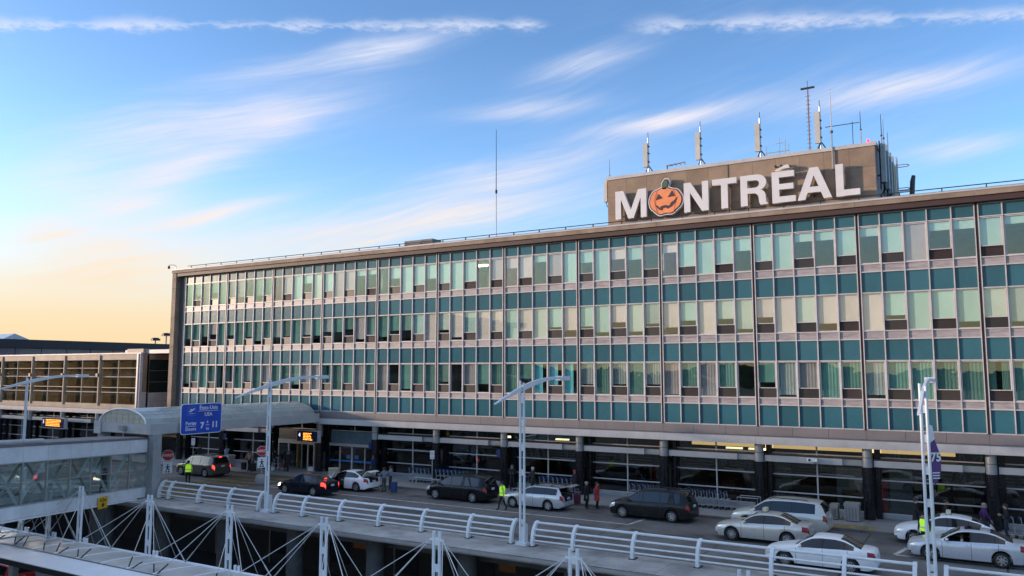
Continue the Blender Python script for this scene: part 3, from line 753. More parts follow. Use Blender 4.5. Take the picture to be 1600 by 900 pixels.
for k, (y, z0, z1, l) in enumerate(((52.3, 19.9, 22.0, 'front grey panel antenna on the right side of the rooftop block'), (54.0, 19.8, 22.3, 'second grey panel antenna on the right side of the rooftop block'), (55.7, 19.8, 22.2, 'third grey panel antenna on the right side of the rooftop block'), (57.2, 19.8, 22.3, 'rear grey panel antenna on the right side of the rooftop block'))):
    a = thing('panel_antenna', l, 'antenna', (PX1 + .35, y, z0), 0, 'panel antennas on the side of the block')
    MB().box(-.12, .14, -.2, .2, 0, z1 - z0 + .3).build('panel', antg, a); MB().cyl(-.18, 0, -.4, z1 - z0 + .5, .04, 6).build('pole', darksteel, a)
    MB().box(-.36, -.1, -.04, .04, .4, .5).build('bracket', darksteel, a)
    MB().tube([(0, 0, 0), (.05, .1, -.4), (-.2, .3, -.7), (-.25, .9, -1.3)], .03, 6).build('cable', black, a)
    MB().tube([(.05, 0, 0), (-.1, .3, -.5), (-.2, -.2, -.8), (-.25, .5, -1.1)], .03, 6).build('cable', black, a)
lp = thing('panel_antenna', 'cream panel antenna fixed to the left side of the rooftop block', 'antenna', (PX0 - .3, 51.9, 20.6))
MB().box(-.12, .12, -.15, .15, 0, 1.55).build('panel', antp, lp); MB().box(.1, .3, -.04, .04, .3, .4).build('bracket', darksteel, lp); MB().tube([(0, 0, 0), (.05, 0, -.3), (.27, 0, -.5)], .03, 6).build('cable', black, lp)
ld = thing('roof_ladder', 'yellow caged ladder behind the rooftop block', 'ladder', (PX1 + .5, 59.2, 18.4))
yel = M('ladder yellow', (.42, .30, .04), .6)
MB().box(-.45, -.1, -.5, .3, 0, 4.1).build('backing_panel', yel, ld)
for y in (-.3, .3): MB().cyl(.0, y, 0, 4.6, .04, 6).build('rail', steel, ld)
for k in range(14): MB().box(-.02, .02, -.3, .3, .3 + k * .3, .33 + k * .3).build('rung', steel, ld)
for z in (1.2, 2.4, 4.0): MB().tube([(0, -.35, z), (.6, -.35, z), (.75, 0, z), (.6, .35, z), (0, .35, z)], .03, 6).build('cage_hoop', steel, ld)
dn = thing('panel_antenna', 'dark curved antenna beside the yellow ladder', 'antenna', (PX1 + 1.3, 59.0, 19.6))
MB().tube([(0, 0, 0), (.06, 0, .8), (.12, 0, 1.6), (.2, 0, 2.0)], [.12, .16, .16, .12], 8).build('panel', M('dark antenna', (.05, .05, .055), .5), dn); MB().box(-.7, 0, -.03, .03, 1.0, 1.07).build('bracket', steel, dn)
rc = thing('roof_camera', 'small dome camera on a bent arm at the left roof corner', 'camera', (-68.6, YF - .4, 18.46))
MB().tube([(0, 0, 0), (0, 0, .35), (-.3, 0, .5), (-.9, -.05, .55), (-1.05, -.05, .45)], .035, 6).build('arm', steel, rc); MB().lathe([(.04, .0), (.14, -.08), (.14, -.2), (.05, -.3)], 10, at=(-1.05, -.05, .45)).build('dome', darksteel, rc)
# ---------------------------------------------------------------- railing on the deck edge
ZD = .14
def rail_curve(n=8):
    # (y, z) from the foot outward face to the inward-leaning tip
    return [(34.42 + .62 * (1 - cos(t * pi / 2)) , ZD + 1.12 * sin(t * pi / 2) ** .9) for t in [i / n for i in range(n + 1)]]
RC = rail_curve()
def rc_at(z):
    for (y0, z0), (y1, z1) in zip(RC, RC[1:]):
        if z0 <= z <= z1: return y0 + (y1 - y0) * (z - z0) / max(1e-6, z1 - z0)
    return RC[-1][0]
b = MB(); w = .075
vs = []
for i, (y, z) in enumerate(RC):
    t = i / (len(RC) - 1); d = .19 - .07 * t
    y2, z2 = RC[min(i + 1, len(RC) - 1)]; y1, z1 = RC[max(i - 1, 0)]
    L_ = sqrt((y2 - y1) ** 2 + (z2 - z1) ** 2); ny, nz = (z2 - z1) / L_, -(y2 - y1) / L_
    for xx in (-w, w): vs += [(xx, y - ny * .02, z - nz * .02), (xx, y + ny * d, z + nz * d)]
fs = []
for i in range(len(RC) - 1):
    a = i * 4; c_ = a + 4
    fs += [(a, a + 2, c_ + 2, c_), (a + 1, c_ + 1, c_ + 3, a + 3), (a, c_, c_ + 1, a + 1), (a + 2, a + 3, c_ + 3, c_ + 2)]
fs += [(0, 1, 3, 2), tuple(len(vs) - 4 + k for k in (0, 2, 3, 1))]
b.add(vs, fs); post_me = b.mesh('post', railblue)
foot_me = MB().box(-.14, .14, 34.36, 34.86, ZD, ZD + .03).mesh('foot_plate', darksteel)
secs = [([-48.1, -47.1, -44.14, -41.29, -38.6], 'pale curved steel railing between the canopy column and the first lamp post'),
        ([-37.25, -34.9, -32.07, -29.2, -26.26, -23.3, -20.75], 'pale curved steel railing between the two nearer-left and middle lamp posts'),
        ([-19.55, -17.4, -14.4, -11.4, -8.3, -5.5, -3.0], 'pale curved steel railing between the middle and right lamp posts'),
        ([-1.95, .9, 3.8, 6.7, 9.6], 'pale curved steel railing right of the right lamp post')]
for xs, l in secs:
    t = thing('railing', l, 'railing', (xs[0], 34.5, ZD), 0, 'railing sections along the deck edge')
    for x in xs:
        o = obj('post', post_me, t, (x - xs[0], -34.5, -ZD)); obj('foot_plate', foot_me, o)
    for z, r in ((.42, .042), (.66, .042), (.92, .046), (1.2, .06)):
        y = rc_at(z) + .06
        o = MB().tube([(xs[0] - .05, y, z), (xs[-1] + .05, y, z)], r, 10).build('rail', railblue, t, 'auto'); o.location = (-xs[0], -34.5, -ZD)

# ---------------------------------------------------------------- street lamps: twin poles with a bowed arm
def lamp(x, y, z0, label, banner=False):
    t = thing('street_lamp', label, 'street lamp', (x, y, z0), 0, 'twin-pole street lamps')
    h = 7.95 - z0
    for k, dx in enumerate((-.10, .10)):
        MB().tube([(dx * 1.15, 0, 0), (dx, 0, h + (.12 if k == 0 else .02))], [.062, .056], 12).build('pole', railblue, t, 'auto')
    for z in (.9, 2.1, 3.3, 4.5, 5.7, h - 1.0): MB().box(-.06, .06, -.02, .02, z, z + .3).build('web_plate', railblue, t)
    n = 14; prof = []
    for i in range(n + 1):
        u = i / n; yy = -2.55 + 6.6 * u
        zz = h - .95 + 1.18 * sin(min(1, u * 1.02) * pi / 2) ** 1.0
        th = .02 + .11 * sin(min(1.0, u / .5) * pi / 2) if u < .5 else .13 - .07 * (u - .5) / .5
        prof.append((yy, zz, th))
    b = MB(); vs = []
    for yy, zz, th in prof:
        for xx in (-.05, .05): vs += [(xx, yy, zz - th), (xx, yy, zz + th)]
    fs = []
    for i in range(n):
        a = 4 * i; c_ = a + 4
        fs += [(a, c_, c_ + 1, a + 1), (a + 2, a + 3, c_ + 3, c_ + 2), (a + 1, c_ + 1, c_ + 3, a + 3), (a, a + 2, c_ + 2, c_)]
    fs += [(0, 1, 3, 2), tuple(4 * n + k for k in (0, 2, 3, 1))]
    b.add(vs, fs).build('arm', railblue, t)
    hd = MB().box(-.2, .2, 3.95, 4.85, h + .10, h + .32).build('lamp_head', railblue, t)
    MB().box(-.15, .15, 4.05, 4.7, h + .07, h + .098).build('lens', M('lamp lens', (.6, .6, .6), .3), hd)
    MB().box(-.3, .3, -.2, .2, -.02, .12).build('base_plate', railblue, t)
    st = MB().box(-.11, .11, -.02, .35, .1, .95).build('stub_post', railblue, t)
    MB().tube([(.17, .0, h - 2.6), (.17, 1.1, h - 2.6)], .02, 6).build('bracket', steel, t)
    return t
lamp(-37.95, 34.55, ZD, 'twin-pole lamp post rising left of the parked dark sedan')
lamp(-20.15, 34.55, ZD, 'twin-pole lamp post in front of the silver estate car')
lr = lamp(-2.40, 34.55, ZD, 'twin-pole lamp post with a purple banner at the right')
lamp(-65.0, 34.55, ZD, 'twin-pole lamp post behind the footbridge at the far left')
bn = thing('banner', 'purple pennant banner with the number 75 on the right lamp post', 'banner', (-2.28, 34.75, 4.25))
purple = M('purple cloth', (.12, .05, .18), .7)
vsb = [(.0, 2.25), (.14, 2.20), (.22, 1.7), (.46, 1.05), (.44, .5), (.18, .0), (.0, .1)]
o = outline('cloth', [vsb], .015, purple, bn); o.rotation_euler = (pi / 2, 0, rad(42))
o = outline('white_tip', [[(.0, 2.26), (.15, 2.21), (.23, 1.7), (.0, 1.55)]], .018, white, bn); o.rotation_euler = (pi / 2, 0, rad(42))
text('number', '75', .46, white, bn, (.19, .088, 1.02), (pi / 2, 0, rad(42)), .01, .012)
for k in range(3): 
    o = MB().box(.06, .36, -.02, -.012, .42 - k * .1, .46 - k * .1).build('text_line', white, bn); o.rotation_euler = (0, 0, rad(42))
for z in (.2, 2.2): MB().tube([(-.2, -.25, z), (.02, 0, z)], .02, 6).build('bracket', steel, bn)

# ---------------------------------------------------------------- vaulted canopy from the doors across the road
cn = thing('vaulted_canopy', 'barrel-vaulted glazed canopy reaching from the terminal across the road', 'canopy', (-51.6, 42, .15))
def cnp(mb, name, mat, parent=None, smooth=False):
    o = mb.build(name, mat, parent or cn, smooth)
    if parent is None: o.location = (51.6, -42, -.15)
    return o
CX0, CX1, CY0, CY1 = -54.9, -48.6, 34.0, YF - .70
lex = M('ribbed polycarbonate', (.33, .37, .36), .25, 0, .10, .8, rnd=.05, alt=(.26, .30, .29))
cfas = M('canopy fascia', (.40, .41, .42), .45, 0, .08)
for x0, x1 in ((CX0, CX0 + .35), (CX1 - .35, CX1)):
    for k in range(5):
        y0 = CY0 + k * (CY1 - CY0) / 5; y1 = CY0 + (k + 1) * (CY1 - CY0) / 5
        cnp(MB().box(x0, x1, y0 + .005, y1 - .005, 4.30, 5.0), 'fascia_panel', cfas)
cnp(MB().box(CX0 + .35, CX1 - .35, CY0, CY0 + .4, 4.32, 4.98), 'front_beam', palebeam)
cnp(MB().box(CX0 + .1, CX0 + .85, CY0 - .12, CY0 - .01, 4.2, 5.05), 'corner_block', palebeam)
cxm = (CX0 + CX1) / 2; hw = (CX1 - CX0) / 2 - .55
NA, NYs = 10, 13
def vault(u): a = pi * (1 - u); return cxm + hw * cos(a), 4.98 + .98 * sin(a)
for j in range(NYs):
    y0 = CY0 + .05 + j * (CY1 - CY0 - .1) / NYs; y1 = CY0 + .05 + (j + 1) * (CY1 - CY0 - .1) / NYs
    for i in range(NA):
        xa, za = vault(i / NA + .004); xb, zb = vault((i + 1) / NA - .004)
        cnp(MB().add([(xa, y0 + .012, za), (xb, y0 + .012, zb), (xb, y1 - .012, zb), (xa, y1 - .012, za), (xa, y0 + .012, za - .03), (xb, y0 + .012, zb - .03), (xb, y1 - .012, zb - .03), (xa, y1 - .012, za - .03)],
                     [(0, 1, 2, 3), (7, 6, 5, 4), (0, 4, 5, 1), (1, 5, 6, 2), (2, 6, 7, 3), (3, 7, 4, 0)]), 'vault_panel', lex)
for j in range(NYs + 1):
    y = CY0 + .05 + j * (CY1 - CY0 - .1) / NYs
    cnp(MB().tube([(vault(i / 16)[0], y, vault(i / 16)[1] - .02) for i in range(17)], .022, 6), 'vault_rib', cfas)
# front lunette: panes and bars
lun = M('cream lunette panel', (.50, .46, .36), .4, 0, .08, rnd=.05)
nL = 8
for i in range(nL):
    xa = cxm - hw + 2 * hw * i / nL; xb = cxm - hw + 2 * hw * (i + 1) / nL
    zA = lambda x: 4.98 + .93 * sqrt(max(0, 1 - ((x - cxm) / hw) ** 2))
    cnp(MB().prism([(xa + .02, 4.99), (xb - .02, 4.99), (xb - .02, max(5.0, zA(xb - .02))), ((xa + xb) / 2, zA((xa + xb) / 2)), (xa + .02, max(5.0, zA(xa + .02)))], lambda u, v, w_: (u, w_, v), CY0 + .02, CY0 + .05), 'lunette_pane', lun)
cnp(MB().tube([(vault(i / 24)[0], CY0, vault(i / 24)[1]) for i in range(25)], .06, 8), 'front_arch', white)
for z in (5.3, 5.6):
    d_ = hw * sqrt(max(0, 1 - ((z - 4.98) / .93) ** 2)); cnp(MB().box(cxm - d_, cxm + d_, CY0 - .01, CY0 + .018, z - .012, z + .012), 'lunette_bar', greycol)
cnp(MB().box(CX0 + .36, CX1 - .36, CY0 + .4, CY1, 4.40, 4.44), 'ceiling', greypanel)
cnp(MB().box(-49.05, -48.45, 34.2, 34.8, .14, 4.30), 'column', M('smooth concrete column', (.30, .31, .31), .8, 0, .1, bump=.2))
cnp(MB().box(-54.8, -54.2, 34.2, 34.8, .14, 4.30), 'column', MATS['smooth concrete column'])
cl = thing('floodlight', 'small dark floodlight on the front beam of the vaulted canopy', 'light', (-51.4, CY0 - .02, 4.5))
MB().box(-.25, .25, -.3, -.06, 0, .32).build('housing', greycol, cl); MB().box(-.06, .06, -.08, .0, .1, .2).build('bracket', darksteel, cl)

# ---------------------------------------------------------------- blue road sign hanging at the canopy
rs = thing('road_sign', 'blue overhead road sign reading USA, doors 7 to 11', 'road sign', (-48.35, 37.8, 4.15))
def rrect(w, h, r, n=5):
    p = []
    for cx_, cy_, a0 in ((w / 2 - r, h / 2 - r, 0), (-w / 2 + r, h / 2 - r, 90), (-w / 2 + r, -h / 2 + r, 180), (w / 2 - r, -h / 2 + r, 270)):
        p += [(cx_ + r * cos(rad(a0 + 90 * i / n)), cy_ + r * sin(rad(a0 + 90 * i / n))) for i in range(n + 1)]
    return p
RS = (pi / 2, 0, pi / 2)
outline('border', [rrect(3.42, 2.12, .22)], .04, white, rs, (.03, 0, 1.06), RS)
outline('panel', [rrect(3.32, 2.02, .18)], .03, bluep, rs, (.045, 0, 1.06), RS)
sw_ = M('sign white', (.8, .8, .8), .5)
def st(s, y, z, size, bold=.006): text('lettering', s, size, sw_, rs, (.068, y, z), RS, .008, bold)
st('États-Unis', .55, 1.80, .38); st('USA', .55, 1.33, .36)
st('Portes', -.88, .76, .33); st('Doors', -.88, .36, .33)
st('7', .05, .56, .58, .02); st('11', 1.12, .58, .58, .02); st('à', .50, .80, .27); st('to', .52, .34, .30)
def bar(y0, y1, z): MB().box(.062, .07, y0, y1, z, z + .03).build('rule', sw_, rs)
bar(-.32, 1.40, 1.57); bar(-1.32, -.45, .55); bar(.36, .66, .57)
MB().box(.06, .066, -1.18, -.52, 1.28, 1.92).build('pictogram', M('sign pale blue', (.10, .22, .60), .4), rs)
MB().box(.064, .070, -1.15, -.55, 1.31, 1.89).build('pictogram', bluep, rs)
outline('aeroplane', [[(-.24, -.02), (-.16, -.06), (.0, -.02), (.20, .12), (.26, .19), (.18, .20), (.04, .12), (-.10, .17), (-.16, .15), (-.06, .06), (-.14, .02), (-.22, .05)]], .006, sw_, rs, (.075, -.85, 1.60), RS)
MB().box(.071, .077, -1.05, -.65, 1.42, 1.45).build('pictogram', sw_, rs)
for y in (-1.2, 1.2): MB().box(-.28, .02, y - .06, y + .06, .2, 1.9).build('hanger', steel, rs)

# ---------------------------------------------------------------- glazed footbridge on the left
ba = rad(20.3); bd = Vector((-sin(ba), cos(ba), 0)); bn_ = Vector((cos(ba), sin(ba), 0))
BE = Vector((-49.12, 34.35, 0))            # deck end of the right-hand face
fb = thing('footbridge', 'enclosed grey footbridge with green-tinted glazing joining the road deck', 'footbridge', (BE.x, BE.y, .2))
def bp_(s, o, z, slope=.045): 
    p = BE - bd * s + bn_ * o; return (p.x, p.y, z + slope * s)
def fbx(name, s0, s1, o0, o1, z0, z1, mat, parent=None):
    v = [bp_(s, o, z) for z in (z0, z1) for o in (o0, o1) for s in (s0, s1)]
    me = MB().add(v, [(0, 1, 3, 2), (4, 6, 7, 5), (0, 4, 5, 1), (2, 3, 7, 6), (0, 2, 6, 4), (1, 5, 7, 3)])
    o = me.build(name, mat, parent or fb)
    if parent is None: o.location = (-BE.x, -BE.y, -.2)
    return o
fbp = M('footbridge panel', (.66, .67, .68), .45, .0, .08, rnd=.06)
fbg = GLASS('footbridge glass', (.78, .86, .83), .09, .01, .04)
BL = 24.0; PW = 1.78
fbx('floor', .0, BL, -3.4, -.03, .16, .50, greypanel); fbx('roof', .0, BL, -3.4, -.03, 4.0, 4.12, roofgrey)
fbx('far_wall', .0, BL, -3.45, -3.40, .16, .9, fbp); fbx('far_wall', .0, BL, -3.45, -3.40, 3.2, 4.0, fbp)
far = fbx('far_glass', .0, BL, -3.44, -3.42, .9, 3.2, fbg)
ns = int(BL / PW)
braceM = M('white brace', (.46, .52, .52), .5)
for i in range(ns):
    s0, s1 = .25 + i * PW, .25 + (i + 1) * PW
    fbx('upper_panel', s0 + .01, s1 - .01, -.03, .05, 3.14, 3.98, fbp)
    fbx('lower_panel', s0 + .01, s1 - .01, -.03, .05, .18, .84, fbp)
    for z0, z1 in ((.90, 1.98), (2.03, 3.10)): fbx('pane', s0 + .04, s1 - .04, .0, .012, z0, z1, fbg)
    fbx('mullion', s0 - .035, s0 + .035, -.05, .07, .84, 3.14, greycol)
    if i % 2 == 0: za, zb = .85, 3.1
    else: za, zb = 3.1, .85
    a_, b_ = bp_(s0, -.14, za), bp_(s1, -.14, zb)
    o = MB().tube([a_, b_], .11, 4).build('brace', braceM, fb); o.location = (-BE.x, -BE.y, -.2)
    a_, b_ = bp_(s0, -3.1, zb), bp_(s1, -3.1, za)
    o = MB().tube([a_, b_], .11, 4).build('brace', braceM, fb); o.location = (-BE.x, -BE.y, -.2)
for z in (.84, 1.98, 3.10): fbx('rail', .2, BL, -.04, .065, z, z + .05, greycol)
fbx('bottom_edge', 1.2, BL, -.06, .12, .08, .16, white)
o = MB().tube([bp_(9.0, -.5, 4.20), bp_(BL, -.5, 4.20)], .15, 10).build('roof_duct', palebeam, fb, 'auto'); o.location = (-BE.x, -BE.y, -.2)
for s in (10.5, 13.5, 16.5): 
    o = MB().tube([bp_(s, -.5, 4.20), bp_(s + .06, -.5, 4.2)], .165, 10).build('duct_joint', steel, fb); o.location = (-BE.x, -BE.y, -.2)
fbx('roof_edge', .2, BL, -.1, .08, 3.98, 4.06, greypanel)
ys = thing('clearance_sign', 'yellow height clearance sign on the footbridge side', 'sign', bp_(4.55, .14, .0))
ys.rotation_euler = (0, 0, ba + pi / 2)
MB().box(-.42, .42, -.03, .0, -.05, .66).build('panel', yellowp, ys)
text('lettering', '4,2m', .30, black, ys, (0, -.036, .46), (pi / 2, 0, 0), .006, .006)
outline('arrow', [[(0, -.12), (.17, .08), (.06, .06), (.06, .14), (-.06, .14), (-.06, .06), (-.17, .08)]], .006, black, ys, (0, -.036, .14), (pi / 2, 0, 0))
sp_ = thing('footbridge_pier', 'round concrete pier below the footbridge', 'pillar', bp_(3.2, -1.2, -6.15)); MB().lathe([(.45, 0), (.45, 5.6), (.7, 6.1)], 14).build('shaft', MATS['pier concrete'], sp_, True)

# ---------------------------------------------------------------- lower canopy: frosted roof hung from masts
lc = thing('lower_canopy', 'long low canopy of white plates and frosted panels over the arrivals kerb', 'canopy', (-20, 25, -6))
def lcp(mb, name, mat, smooth=False):
    o = mb.build(name, mat, lc, smooth); o.location = (20, -25, 6); return o
frost = M('frosted canopy panel', (.52, .51, .47), .35, 0, .12, .9, rnd=.06, alt=(.38, .38, .36))
wplate = M('white canopy plate', (.82, .84, .86), .35, 0, .05, .8, rnd=.03)
MX0, MSP = -44.87, 6.24
def roofz(y): 
    u = (y - 22.9) / 4.4; return -1.12 + .16 * sin(pi * u)
for i in range(-5, 9):
    x0 = MX0 + i * MSP
    for k in range(3):
        xa = x0 + k * MSP / 3; xb = xa + MSP / 3
        ysn = [24.62 + j * (27.15 - 24.62) / 5 for j in range(6)]
        vs = []; 
        for y in ysn: vs += [(xa + .02, y, roofz(y)), (xb - .02, y, roofz(y)), (xa + .02, y, roofz(y) - .03), (xb - .02, y, roofz(y) - .03)]
        fs = [f for j in range(5) for f in ((4 * j, 4 * j + 1, 4 * j + 5, 4 * j + 4), (4 * j + 2, 4 * j + 6, 4 * j + 7, 4 * j + 3), (4 * j, 4 * j + 4, 4 * j + 6, 4 * j + 2), (4 * j + 1, 4 * j + 3, 4 * j + 7, 4 * j + 5))]
        lcp(MB().add(vs, fs), 'frosted_panel', frost)
        lcp(MB().tube([(xb, y, roofz(y) + .02) for y in ysn], .035, 6), 'rib', wplate)
    lcp(MB().box(x0 + .006, x0 + MSP - .006, 22.86, 24.68, -1.16, -1.02), 'white_plate', M('white canopy sheet', (.86, .88, .90), .4, 0, .04, .8))
    lcp(MB().box(x0 + .006, x0 + MSP - .006, 22.80, 22.86, -1.30, -1.05), 'front_gutter', darksteel)
    for dx in (.9, 1.9): lcp(MB().lathe([(.30, -1.06), (.30, -1.03), (.24, -1.03), (.24, -1.055)], 18, at=(x0 + dx + 2.2, 23.6 + dx * .25, 0)), 'skylight_ring', greycol)
lcp(MB().tube([(MX0 - 5 * MSP, 27.2, -1.08), (MX0 + 9 * MSP, 27.2, -1.08)], .075, 8), 'rear_edge_tube', wplate)
for i in range(-5, 9): lcp(MB().box(MX0 + i * MSP - .2, MX0 + i * MSP + .2, 23.6, 23.9, -6, -1.2), 'pier', greycol)
ordn = ['at the footbridge', 'in front of the yellow clearance sign', 'in front of the railing start', 'in front of the left lamp post', 'second from the left lamp post', 'left of the middle lamp post', 'right of the middle lamp post', 'near the right end of the picture bottom', 'beyond the right edge']
def mast(x, l, dbl=0):
    t = thing('cable_mast', l, 'mast', (x, 27.2, -1.08), 0, 'cable masts of the lower canopy')
    for dx in (-.15, .15): MB().tube([(dx, 0, 0), (dx, 0, 3.1)], .068, 10).build('pole', railblue, t, 'auto')
    for z in (.5, 1.5, 2.55): MB().box(-.09, .09, -.03, .03, z, z + .3).build('web_plate', railblue, t)
    MB().box(-.34, .34, -.05, .05, 2.72, 2.80).build('cable_lug', railblue, t)
    zt = 2.78
    for sx in (-1, 1):
        for ex, ey, ez in ((3.1 * sx, -.05, .05), (2.05 * sx, -2.5, .02), (4.1 * sx, -2.5, .02), (.9 * sx, 2.4, -3.0)):
            c_ = MB().tube([(.3 * sx, 0, zt), (ex, ey, ez)], .018, 5).build('cable', M('cable', (.55, .56, .57), .4, .3), t)
            q = Vector((ex, ey, ez)); p = Vector((.3 * sx, 0, zt)); d = (p - q).normalized()
            MB().tube([q, q + d * .75], .034, 6).build('turnbuckle', darksteel if ey < -1 else steel, c_)
    for dx in (.45, .7): MB().cyl(dx, .05, 0, .30, .07, 8).build('bollard_cap', wplate, t)
    return t
mast(-50.9, 'steel cable mast at the left edge of the lower canopy')
for i in range(0, 8): mast(MX0 + i * MSP, 'steel cable mast ' + ordn[i + 1] if i else 'steel cable mast ' + ordn[1])
mast(-48.0, 'steel cable mast ' + ordn[0])

# ---------------------------------------------------------------- left wing of the terminal
wg = thing('terminal_wing', 'low terminal wing with bronze glass wall at the far left', 'building', (-88, YF, .15))
def wgp(mb, name, mat, smooth=False):
    o = mb.build(name, mat, wg, smooth); o.location = (88, -YF, -.15); return o
wstone = M('warm beige cladding', (.40, .315, .235), .7, 0, .12, .8, rnd=.08)
WX1 = -74.0; wb = 6.43
wgp(MB().box(-135, WX1 - .1, YF + 3, YF + 30, 4.6, 10.25), 'rear_block', darkint)
for i in range(9):
    x1 = WX1 - .45 - i * wb; x0 = x1 - wb
    wgp(MB().box(x0 + .01, x1 - .01, YF - .05, YF + .3, 9.70, 10.30), 'parapet_panel', wstone)
    wgp(MB().box(x0 + .01, x1 - .01, YF - .05, YF + .3, 4.62, 5.15), 'sill_panel', wstone)
    wgp(MB().box(x0 - .07, x0 + .07, YF - .20, YF + .1, 4.95, 10.2), 'pilaster', wstone)
    wgp(MB().box(x0 - .17, x0 + .17, YF - .42, YF - .28, 7.95, 8.3), 'wall_lamp', darksteel)
    zs = [5.17, 6.35, 6.85, 7.95, 8.85, 9.68]
    for k in range(2):
        xa = x0 + .12 + k * (wb - .24) / 2; xb = xa + (wb - .24) / 2
        for z0, z1 in zip(zs, zs[1:]): wgp(MB().box(xa + .03, xb - .03, YF + .04, YF + .06, z0 + .03, z1 - .03), 'pane', gbronze)
        wgp(MB().box(xb - .03, xb + .03, YF - .06, YF + .1, 5.15, 9.7), 'mullion', wstone)
    for z in zs[1:-1]: wgp(MB().box(x0 + .1, x1 - .1, YF - .04, YF + .1, z - .03, z + .03), 'transom', wstone)
    # ground floor of the wing
    wgp(MB().box(x0 + .005, x1 - .005, YF - .35, YF + .4, 4.15, 4.60), 'fascia_beam', palebeam)
    wgp(MB().cyl(x0, YF, .15, 3.06, .31, 16), 'column_shaft', blackgran, 'auto'); wgp(MB().cyl(x0, YF, 3.07, 4.15, .27, 16), 'column_head', greycol, 'auto')
    wgp(MB().box(x0 + .34, x1 - 1.2, YF - .05, YF + .38, 3.10, 3.46), 'service_band', palebeam)
    for z in (.42, 1.22, 2.28, 3.56): wgp(MB().box(x0 + .4, x1 - .35, YG - .04, YG + .04, z - .035, z + .035), 'storefront_rail', mullion)
    wgp(MB().box(x0 + wb / 2 - .04, x0 + wb / 2 + .04, YG - .05, YG + .05, .15, 4.1), 'storefront_mullion', mullion)
    for k in range(2):
        for z0, z1 in ((.46, 1.18), (1.26, 2.24), (2.32, 3.05), (3.6, 4.1)): wgp(MB().box(x0 + .4 + k * (wb / 2 - .4) + .05, x0 + .4 + (k + 1) * (wb / 2 - .4), YG - .006, YG + .006, z0, z1), 'storefront_pane', gdark)
wgp(MB().box(-135, WX1, YF + .7, YF + .9, 4.65, 10.2), 'inner_wall', M('inner brown wall', (.38, .31, .20), .7))
wgp(MB().box(-135, XL, YF + 7, YF + 7.2, .15, 4.15), 'hall_wall', hall)
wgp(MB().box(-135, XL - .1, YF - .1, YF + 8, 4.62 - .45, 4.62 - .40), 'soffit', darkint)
wgp(MB().box(WX1 - .45, WX1 - .22, YF - .2, YF + .2, 4.6, 10.3), 'corner_pier', mullion); wgp(MB().box(WX1 - .2, WX1, YF - .1, YF + .2, 4.6, 10.32), 'corner_pier', mullion)
wgp(MB().box(-135, WX1 + .1, YF - .12, YF + .3, 10.30, 10.42), 'coping', palebeam)
wgp(MB().box(-135, WX1, YF + .3, YF + 30, 10.25, 10.35), 'roof_deck', roofgrey)
# return wall between wing and main block
wgp(MB().box(WX1 - .12, WX1, YF + .22, YF + .95, 6.4, 10.3), 'return_wall', stone); wgp(MB().box(WX1 - .12, WX1, YF + .95, YF + 6, 9.72, 10.3), 'return_wall', stone)
for k in range(2):
    for z in (4.62, 5.5): wgp(MB().box(WX1 - .12, WX1, YF + .22 + k * 2.4, YF + .22 + (k + 1) * 2.4 - .02, z, z + .86), 'white_panel', palebeam)
wgp(MB().box(WX1 - .08, WX1 - .06, YF + .97, YF + 6, 6.42, 9.70), 'side_glass', M('dark green side glass', (.02, .03, .028), .08))
for z in (7.4, 8.55): wgp(MB().box(WX1 - .1, WX1 - .02, YF + .97, YF + 6, z, z + .06), 'transom', greypanel)
wgp(MB().box(WX1, -68.9, YF + 6, YF + 6.3, .15, 10.2), 'link_wall', darkint)
wgp(MB().box(WX1, -68.9, YF - .3, YF + .4, 4.16, 4.6), 'fascia_beam', palebeam)
wgp(MB().box(WX1 - 5, -68.6, YF + 1.5, YF + 8, 10.36, 10.75), 'plant_curb', palebeam)
wgp(MB().box(WX1 - 4.2, WX1 - 1.5, YF + 1.2, YF + 2, 10.36, 10.85), 'duct', M('tan duct', (.35, .28, .22), .6))

# ---------------------------------------------------------------- hall with the dark roof behind the wing, far floodlights
bh = thing('concourse_hall', 'long hall with a broad black roof band behind the wing', 'building', (-106, 60, 8))
def bhp(mb, name, mat):
    o = mb.build(name, mat, bh); o.location = (106, -60, -8); return o
navy = M('black roof band', (.010, .011, .018), .5)
bhp(MB().box(-128, -105.6, 47.5, 118, 11.45, 12.55), 'roof_band', navy); bhp(MB().box(-127, -106.2, 48, 117, 0, 10.4), 'wall', greypanel)
for k in range(21): bhp(MB().box(-106.1, -106.0, 48 + k * 3.3 + .05, 48 + (k + 1) * 3.3 - .05, 10.45, 11.42), 'clerestory_pane', M('blue grey clerestory', (.10, .13, .18), .15, rnd=.1))
bhp(MB().box(-127, -106.15, 48, 117, 10.4, 11.5), 'inner', darkint)
o = bhp(MB().prism([(54.8, 12.56), (58.8, 12.56), (56.5, 13.45)], lambda u, v, w_: (w_, u, v), -114, -110), 'skylight', M('skylight glass', (.45, .5, .55), .3))
for (x, y, z, l) in ((-195, 140, 18.9, 'tall floodlight mast on the horizon beside the terminal corner'), (-204, 143, 17.9, 'lower floodlight mast over the black roof')):
    f = thing('floodlight_mast', l, 'floodlight', (x, y, -6)); h = z + 6
    MB().cyl(0, 0, 0, h, .22, 8).build('pole', steel, f); MB().lathe([(.4, h - .5), (1.0, h - .25), (1.0, h), (.3, h + .1)], 12).build('ring', darksteel, f)
    for k in range(6): MB().box(cos(k) - .22, cos(k) + .22, sin(k) - .22, sin(k) + .22, h - .75, h - .2).build('lamp', darksteel, f)

